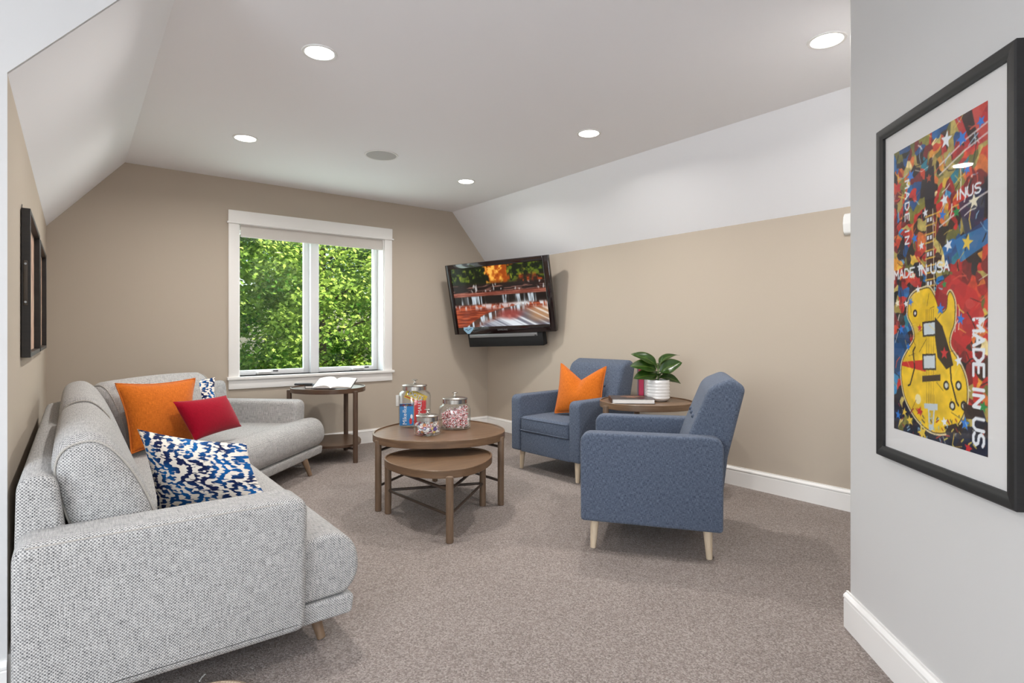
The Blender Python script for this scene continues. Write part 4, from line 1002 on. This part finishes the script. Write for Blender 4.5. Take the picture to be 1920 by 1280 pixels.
def guitar_picture(w=200, h=413):
    r = Raster(w, h, 2); rs = random.Random(11); u, v = r.u, r.v
    # patchwork of brushed colour cells
    pts = np.array([(rs.random(), rs.random()) for _ in range(620)]); reds = [(168, 32, 34), (196, 44, 38), (120, 26, 30), (206, 66, 40)]; darks = [(40, 24, 26), (28, 22, 34), (62, 36, 28), (34, 30, 24)]; olives = [(132, 126, 52), (106, 104, 48), (168, 148, 76), (196, 176, 96)]; blues = [(26, 104, 168), (24, 76, 132), (60, 140, 190), (30, 120, 140)]; warm = [(222, 150, 52), (226, 182, 62), (214, 112, 50), (236, 214, 150)]
    navy = [(24, 26, 48), (18, 22, 38), (44, 30, 32), (30, 34, 52)]
    cols = []
    for x, y in pts:
        q = rs.random()
        if y > .86: pal = navy if q < .84 else olives
        elif y > .48: pal = (reds if q < .5 else darks if q < .72 else warm if q < .82 else olives) if x > .6 else (darks if q < .35 else blues if q < .6 else olives if q < .8 else reds)
        elif y < .18: pal = olives if q < .38 else reds if q < .6 else darks if q < .76 else blues if q < .88 else warm
        else: pal = reds if q < .42 else darks if q < .60 else olives if q < .76 else blues if q < .88 else warm
        cols.append(rs.choice(pal))
    nz = noise2(r.W, r.H, 9, 18, 5, 3)-.5; nz2 = noise2(r.W, r.H, 9, 18, 6, 3)-.5
    U = u+nz*.12; V = (v+nz2*.06); best = np.full(u.shape, 9.); idx = np.zeros(u.shape, int)
    for i, (x, y) in enumerate(pts):
        d = (U-x)**2*1.3+((V-y)*r.asp)**2; m = d < best; best[m] = d[m]; idx[m] = i
    r.a[:] = np.array(cols)[idx]/255.
    r.a *= (1+.35*(noise2(r.W, r.H, 40, 80, 8, 2)-.5))[..., None]
    # large painted areas
    r.poly([(.52, .50), (.66, .47), (.90, .53), (.97, .60), (.80, .70), (.66, .66), (.58, .58)], (196, 34, 40), .85); r.poly([(.70, 0), (1, 0), (1, .11), (.82, .12)], (190, 36, 46), .8); r.poly([(.76, 0), (.86, 0), (.92, .10), (.86, .11)], (50, 26, 26))
    r.poly([(.70, .37), (1, .33), (1, .40), (.76, .44)], (28, 116, 178), .85); r.poly([(0, .66), (.16, .63), (.26, .72), (.05, .80), (0, .80)], (22, 78, 130), .8)
    r.poly([(.74, .26), (.98, .24), (.96, .35), (.80, .36)], (34, 40, 84), .75)
    for _ in range(190):
        x, y = rs.random(), rs.random(); a = rs.uniform(0, 2*PI); l = rs.uniform(.03, .17); b = a+rs.uniform(-.7, .7)
        p1 = (x+l*.5*math.cos(a), y+l*.5*math.sin(a)/r.asp); p2 = (p1[0]+l*.5*math.cos(b), p1[1]+l*.5*math.sin(b)/r.asp)
        r.line([(x, y), p1, p2], rs.uniform(.004, .011), rs.choice([(230, 226, 216), (30, 24, 26), (226, 190, 80), (36, 28, 30), (210, 80, 60), (150, 190, 214)]), .85)
    for y in (.06, .09, .255): r.line([(.55, y+.06), (.8, y+.02), (1, y)], .012, (226, 214, 210), .8)
    # headstock and neck
    r.poly([(.39, .12), (.49, .11), (.50, .20), (.485, .26), (.40, .26), (.385, .20)], (34, 24, 36)); r.star(.435, .145, .035, (176, 70, 44))
    r.poly([(.405, .25), (.475, .25), (.495, .575), (.405, .575)], (66, 34, 22))
    y = .27; k = 0
    while y < .56:
        r.line([(.395, y), (.50, y-.002)], .010, (214, 168, 64)); 
        if k % 2 == 0: r.poly([(.415, y+.005), (.435, y+.005), (.435, y+.018), (.415, y+.018)], (226, 232, 240)); r.poly([(.448, y+.005), (.468, y+.005), (.468, y+.018), (.448, y+.018)], (226, 232, 240))
        y += .030-.012*(y-.27)/.29; k += 1
    r.line([(.405, .25), (.405, .575)], .006, (226, 214, 180)); r.line([(.478, .25), (.497, .575)], .006, (226, 214, 180))
    # body
    body = smooth_poly([(.26, .515), (.36, .505), (.44, .505), (.50, .535), (.56, .585), (.62, .575), (.635, .535), (.665, .525), (.705, .56), (.70, .62), (.66, .66), (.66, .695), (.74, .735), (.81, .79), (.815, .86), (.74, .925), (.62, .962), (.46, .972), (.30, .945), (.16, .885), (.105, .815), (.115, .755), (.19, .71), (.265, .672), (.245, .63), (.185, .59), (.20, .54)], 5)
    body = [(a, b) for a, b in body]; r.line(body+[body[0]], .030, (224, 208, 160)); r.poly(body, (236, 194, 34)); r.line(body+[body[0]], .008, (60, 44, 24), .8)
    ins = np.zeros(u.shape, bool); tmp = r.a.copy()
    gn = noise2(r.W, r.H, 14, 30, 21, 3); msk = (np.abs(r.a-np.array((236, 194, 34))/255.).sum(-1) < .01); r.a[msk] *= (1+.30*(gn[msk]-.5))[:, None]
    r.poly([(.11, .755), (.40, .74), (.40, .78), (.11, .768)], (204, 36, 34)); r.poly([(.50, .60), (.58, .63), (.66, .71), (.69, .75), (.62, .765), (.53, .73), (.50, .66)], (48, 38, 26)); r.star(.60, .715, .045, (200, 40, 44))
    r.poly([(.50, .535), (.56, .585), (.62, .575), (.635, .535), (.58, .525), (.52, .50)], (150, 26, 34))
    for x in (.405, .425, .445, .465, .485): r.line([(x, .575), (x+.005, .90)], .004, (120, 92, 34), .9)
    for (y0, y1) in ((.615, .665), (.722, .775)): r.poly([(.36, y0), (.51, y0-.004), (.515, y1-.004), (.365, y1)], (44, 40, 34)); r.poly([(.375, y0+.006), (.50, y0+.002), (.503, y1-.010), (.38, y1-.006)], (206, 216, 220))
    r.poly([(.36, .795), (.56, .783), (.56, .803), (.36, .815)], (62, 44, 26))
    r.poly([(.38, .885), (.53, .878), (.53, .898), (.50, .90), (.485, .965), (.435, .970), (.425, .90), (.385, .902)], (196, 206, 210)); r.poly([(.44, .905), (.485, .902), (.472, .948), (.448, .95)], (214, 176, 40))
    for x, y in ((.62, .815), (.74, .81), (.68, .875), (.79, .868)): r.disc(x, y, .030, (30, 26, 22)); r.disc(x, y, .017, (216, 218, 206))
    r.disc(.275, .585, .026, (24, 22, 22)); r.disc(.275, .585, .012, (220, 220, 220))
    r.line([(.275, .700), (.25, .715), (.27, .77), (.215, .83), (.19, .835)], .013, (34, 28, 24)); r.line([(.66, .755), (.67, .80), (.72, .86), (.74, .87)], .013, (34, 28, 24))
    r.poly([(.60, .945), (.72, .925), (.80, .93), (.72, .955), (.62, .968)], (40, 30, 30)); r.poly([(.78, .86), (.95, .865), (.96, .90), (.80, .905)], (44, 28, 28), .9); r.disc(.31, .875, .035, (240, 226, 170))
    for _ in range(26):
        x, y = rs.uniform(.15, .75), rs.uniform(.54, .95); a = rs.uniform(0, 2*PI); l = rs.uniform(.04, .12); r.line([(x, y), (x+l*math.cos(a), y+l*math.sin(a)/r.asp)], .005, rs.choice([(60, 44, 24), (90, 60, 20), (250, 220, 90)]), .7)
    wh = (232, 236, 240)
    letters(r, 'MADE IN USA', .01, .428, .052, .062, .016, .013, wh); letters(r, 'MADE IN US', .875, .612, .068, .090, .021, .021, wh, True); letters(r, 'INUS', .72, .222, .050, .055, .016, .012, wh); letters(r, 'MADE IN', .15, .12, .050, .052, .030, .012, wh, True)
    for c in (3, 5): pass
    sc = [wh, (40, 120, 210), (230, 196, 70), (200, 40, 44), (30, 140, 70), (236, 228, 200)]
    for x, y, rr, k in ((.06, .13, .05, 3), (.22, .11, .05, 1), (.62, .05, .06, 0), (.77, .07, .055, 1), (.94, .05, .04, 1), (.82, .17, .035, 1), (.60, .235, .045, 0), (.395, .255, .035, 0), (.58, .28, .04, 1), (.72, .285, .04, 4), (.88, .27, .05, 5), (.27, .33, .04, 1), (.35, .36, .035, 0), (.64, .38, .045, 0), (.82, .385, .055, 2), (.33, .43, .035, 0), (.25, .455, .03, 5), (.60, .50, .03, 4), (.31, .505, .03, 0), (.05, .545, .035, 5), (.16, .55, .03, 0), (.22, .545, .035, 1), (.56, .575, .045, 1), (.76, .61, .04, 1), (.33, .635, .03, 3), (.10, .64, .04, 1), (.74, .735, .04, 0), (.19, .70, .03, 1), (.33, .915, .04, 3), (.60, .93, .035, 0), (.80, .92, .045, 1), (.21, .955, .045, 2), (.06, .945, .04, 1), (.36, .985, .06, 2), (.96, .86, .04, 4), (.90, .62, .03, 3), (.14, .93, .035, 2), (.83, .99, .04, 3)): r.star(x, y, rr, sc[k], rs.uniform(-.4, .4))
    for _ in range(60): r.line([(x := rs.uniform(.05, .9), y := rs.uniform(.9, .995)), (x+rs.uniform(-.03, .03), y+.008)], .010, rs.choice([(226, 206, 90), (150, 190, 210), (150, 40, 40), (60, 60, 70)]), .8)
    return r.out()
am = Matrix.Identity(4)
for i in range(3): am[i][0], am[i][1], am[i][2], am[i][3] = DR[i], -NA[i], (0, 0, 1)[i], A0[i]
art = empty('framed_print', label='large black framed print of a yellow guitar on the pale angled wall', cat='picture', mat=am @ Matrix.Translation((.5478, 0, 1.249)))
fw, fh, mo = .6215/2, 1.082/2, .034
def moulding(bm, a, b, nrm):
    """one mitred side: a,b outer corners (x,z); nrm points inwards"""
    prof = [(0, 0), (0, -.017), (.004, -.020), (.020, -.0195), (.026, -.0165), (mo, -.0145), (mo, -.004), (mo, 0)]
    a = Vector(a); b = Vector(b); nr = Vector(nrm); d = (b-a).normalized(); A = []; B = []
    for u_, y_ in prof:
        pa = a+nr*u_+d*u_; pb = b+nr*u_-d*u_; A.append(bm.verts.new((pa.x, y_, pa.y))); B.append(bm.verts.new((pb.x, y_, pb.y)))
    k = len(prof)
    for i in range(k): bm.faces.new((A[i], A[(i+1) % k], B[(i+1) % k], B[i]))
    bm.faces.new(list(reversed(A))); bm.faces.new(B)
for a, b, nr in (((-fw, fh), (fw, fh), (0, -1)), ((-fw, -fh), (fw, -fh), (0, 1)), ((-fw, -fh), (-fw, fh), (1, 0)), ((fw, -fh), (fw, fh), (-1, 0))):
    bm = BM(); moulding(bm, a, b, nr); done(bm, 'moulding', M['frame_black'], art, smooth=25)
bm = BM(); box(bm, -fw+.02, fw-.02, -.005, -.001, -fh+.02, fh-.02); done(bm, 'mat_board', M['mat'], art)
print_mesh('print', guitar_picture(), .3228-.5478, .748-.5478, .809-1.249, 1.692-1.249, -.0056, vcol_mat('painted print', .55), art)
bm = BM(); box(bm, -fw+.03, fw-.03, -.0100, -.0085, -fh+.03, fh-.03); done(bm, 'glazing', glass('picture glazing', (1, 1, 1, 1), .6), art)

# ------------------------------------------------------------------ two dark shadow-box frames on the left wall
def tray_frame(y0, y1, z0, z1, depth, label):
    t = empty('shadow_box_frame', (XL, (y0+y1)/2, (z0+z1)/2), 0, label, 'picture', 'dark framed pieces on the sofa wall')
    hy_, hz_, w_ = (y1-y0)/2, (z1-z0)/2, .018
    for (a, b, c, d) in ((-hy_, -hy_+w_, -hz_, hz_), (hy_-w_, hy_, -hz_, hz_), (-hy_+w_, hy_-w_, hz_-w_, hz_), (-hy_+w_, hy_-w_, -hz_, -hz_+w_)):
        bm = BM(); box(bm, .002, depth, a, b, c, d, .0015, 1); done(bm, 'side_board', M['frame_dark'], t)
    bm = BM(); box(bm, .003, .008, -hy_+w_, hy_-w_, -hz_+w_, hz_-w_); done(bm, 'picture', tray_pic, t)
    for s in (-1, 1):
        bm = BM(); y = s*hy_; box(bm, depth*.30, depth*.72, y-.004, y+.004, -.085, .085, .003, 2); h_ = done(bm, 'handle', plain_handle, t)
        for zz in (-.072, .072):
            bm = BM(); cyl(bm, (depth*.51, y-.006, zz), (depth*.51, y+.006, zz), .004, .004, 10); done(bm, 'rivet', M['silver'], h_)
    bm = BM(); tube(bm, [(.004, -hy_+.03, hz_-.004), (.004, -hy_+.02, hz_+.015), (.002, -hy_+.05, hz_+.008)], .0015, 5); done(bm, 'hanging_wire', M['silver'], t)
    return t
def tray_pic_mat():
    m, nt, b = new_mat('faded striped print'); v = uvmap(nt, 1, 1); nz = N(nt, 'ShaderNodeTexNoise', i_Scale=9.0, i_Detail=4.0); L(nt, v, nz.inputs['Vector'])
    r = ramp(nt, [(.3, lin(126, 88, 72)), (.5, lin(196, 156, 132)), (.7, lin(214, 188, 158))]); L(nt, nz.outputs[0], r.inputs[0]); L(nt, r.outputs[0], b.inputs['Base Color']); return m
tray_pic = tray_pic_mat(); plain_handle = plain('worn leather handle', lin(74, 66, 58), .6)
tray_frame(2.80, 3.56, 1.022, 1.585, .030, 'dark shadow box frame with side handle on the sofa wall, nearer one')
tray_frame(3.63, 4.39, 1.022, 1.575, .030, 'dark shadow box frame on the sofa wall, nearer the window wall')

# ------------------------------------------------------------------ small wall fittings
ol = empty('wall_outlet', (2.69, YB, .40), label='white wall outlet plate low on the window wall behind the jars', cat='outlet')
bm = BM(); box(bm, -.036, .036, -.006, 0, -.058, .058, .002, 2); done(bm, 'plate', M['white_plastic'], ol)
for z in (-.02, .02):
    bm = BM(); box(bm, -.017, .017, -.008, -.005, z-.014, z+.014, .003, 2); done(bm, 'socket', M['white_plastic'], ol)
dv = empty('wall_sensor', (XR, 1.475, 1.79), label='white plastic sensor on the beige wall beside the angled wall edge', cat='sensor')
bm = BM(); pr = round_poly([(0, -.06), (-.030, -.052), (-.040, 0), (-.030, .052), (0, .06), (.0, 0)], [.004, .02, .03, .02, .004, 0]); prism(bm, [(x, -.055, z*1.15) for x, z in pr], (0, .095, 0), .004, 2); done(bm, 'housing', M['white_plastic'], dv, smooth=40)
bm = BM(); box(bm, -.043, -.03, -.035, -.03, -.05, .05, .001, 1); done(bm, 'seam', M['grille'], dv)

# small round woven mat whose far edge just enters the bottom of the picture
rug = empty('woven_mat', (0.306, 1.857, .001), label='small beige woven mat whose curved edge peeks in at the bottom', cat='mat')
M['jute'] = weave('beige jute', lin(206, 184, 160), lin(150, 126, 104), .012, .6, .5, (1, 4), bump=.8)
bm = BM()
for k in range(7):
    rr = .012+.0195*k; tube(bm, [(rr*math.cos(2*PI*i/48), rr*math.sin(2*PI*i/48), .008) for i in range(48)], .0105, 6, closed=True)
done(bm, 'braid', M['jute'], rug)
bm = BM(); tube(bm, [(0.011, 0.177, 0.005), (0.02, 0.194, 0.005), (0.032, 0.206, 0.005)], .0022, 6); done(bm, 'loose_strand', M['paper'], rug)

# ------------------------------------------------------------------ trees in the garden beyond the window
def maple_leaf():
    pts = [(0, 0), (.10, .16), (.42, .10), (.30, .34), (.50, .52), (.24, .56), (.0, 1.0), (-.24, .56), (-.50, .52), (-.30, .34), (-.42, .10), (-.10, .16)]
    c = (0, .35); V = [c]+pts; T = [(0, i+1, (i+1) % 12+1) for i in range(12)]
    return np.array([(x, y, .12*abs(x)) for x, y in V]), np.array(T)
LV, LT = maple_leaf()
def leaf_cloud(name, centers, mat, parent, base, seed, per=95, size=(.075, .135), spread=(.36, .36, .15)):
    r = np.random.RandomState(seed); allv = []; allt = []; allc = []; k = 0
    for (cx, cy, cz, sc, tone) in centers:
        m = int(per*sc)
        P = r.normal(size=(m, 3))*np.array(spread)*sc*.55+np.array((cx, cy, cz)); P[:, 2] -= ((P[:, 0]-cx)**2+(P[:, 1]-cy)**2)*.45
        for p in P:
            s = r.uniform(*size); a = r.uniform(0, 2*PI); t = r.normal(.55, .45); b = r.normal(0, .4)
            ca, sa, ct, st_, cb, sb_ = math.cos(a), math.sin(a), math.cos(t), math.sin(t), math.cos(b), math.sin(b)
            Rz = np.array([[ca, -sa, 0], [sa, ca, 0], [0, 0, 1]]); Rx = np.array([[1, 0, 0], [0, ct, st_], [0, -st_, ct]]); Ry = np.array([[cb, 0, sb_], [0, 1, 0], [-sb_, 0, cb]])
            allv.append((LV*s)@(Rz@Rx@Ry).T+p-np.array(base)); allt.append(LT+k*13); allc.append(np.clip(tone+r.normal(0, .16), 0, 1)); k += 1
    V = np.concatenate(allv); T = np.concatenate(allt); me = bpy.data.meshes.new(name)
    me.vertices.add(len(V)); me.vertices.foreach_set('co', V.ravel()); me.loops.add(T.size); me.loops.foreach_set('vertex_index', T.ravel().astype(np.int32)); me.polygons.add(len(T)); me.polygons.foreach_set('loop_start', np.arange(0, T.size, 3, dtype=np.int32)); me.update(calc_edges=True)
    ca_ = me.color_attributes.new('Col', 'FLOAT_COLOR', 'POINT'); c = np.ones((len(V), 4)); c[:, :3] = np.repeat(np.array(allc), 13)[:, None]; ca_.data.foreach_set('color', c.ravel())
    me.materials.append(mat); o = bpy.data.objects.new(name, me); COL.objects.link(o); o.parent = parent; o['kind'] = 'stuff'
    return o
def tree(base, height, rx, ry, z0, z1, seed, label, ncl, front_only=True, tone=.35, sz=(.055, .098)):
    t = empty('maple_tree', base, 0, label, 'tree', 'maple trees beyond the window'); r = random.Random(seed)
    bm = BM(); tube(bm, [(0, ry*.5, 0), (.05, ry*.5, height*.3), (-.04, ry*.4, height*.55), (.02, ry*.3, height*.80)], [.20, .15, .09, .03], 10); done(bm, 'trunk', M['bark'], t)
    cs = []
    for i in range(ncl):
        a = r.uniform(0, 2*PI) if i % 4 == 0 else r.uniform(PI*1.0, PI*2.0); zt = r.random(); z = z0+(z1-z0)*zt; k = math.sin(PI*(.12+.80*zt))**.6*(.55+.45*math.sqrt(r.random()))
        x, y = rx*k*math.cos(a), ry*k*math.sin(a)
        cs.append((base[0]+x, base[1]+y, base[2]+z, r.uniform(.8, 1.5), min(1, max(0, r.gauss(tone, .20)))))
        if i % 24 == 0:
            bm = BM(); tube(bm, [(0, ry*.4, z*.86), (x*.5, y*.5+ry*.2, z*.94), (x, y, z)], [.030, .018, .006], 6); done(bm, 'branch', M['bark'], t)
    leaf_cloud('foliage', cs, M['maple'], t, base, seed, size=sz)
    return t
tree((4.02, 10.9, -3.0), 8.6, 2.1, 1.6, 0.8, 7.9, 1, 'bright leafy maple standing behind the middle post of the window', 350, tone=.46)
tree((1.75, 11.8, -3.0), 8.0, 1.9, 1.6, 0.8, 6.9, 2, 'leafy maple filling the outer part of the left sash', 280, tone=.36)
tree((6.3, 12.0, -3.0), 8.6, 2.1, 1.6, 0.8, 8.0, 5, 'leafy maple filling the outer part of the right sash', 300, tone=.34)
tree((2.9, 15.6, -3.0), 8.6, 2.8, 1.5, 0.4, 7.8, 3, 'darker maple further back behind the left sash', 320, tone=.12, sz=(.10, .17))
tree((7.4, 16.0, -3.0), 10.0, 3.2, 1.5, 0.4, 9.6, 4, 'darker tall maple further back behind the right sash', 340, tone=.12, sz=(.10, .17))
bm = BM(); box(bm, -30, 40, 5.8, 60, -3.2, -3.0); struct(bm, 'lawn', plain('lawn', lin(92, 116, 54), .95), 'green lawn below the window')
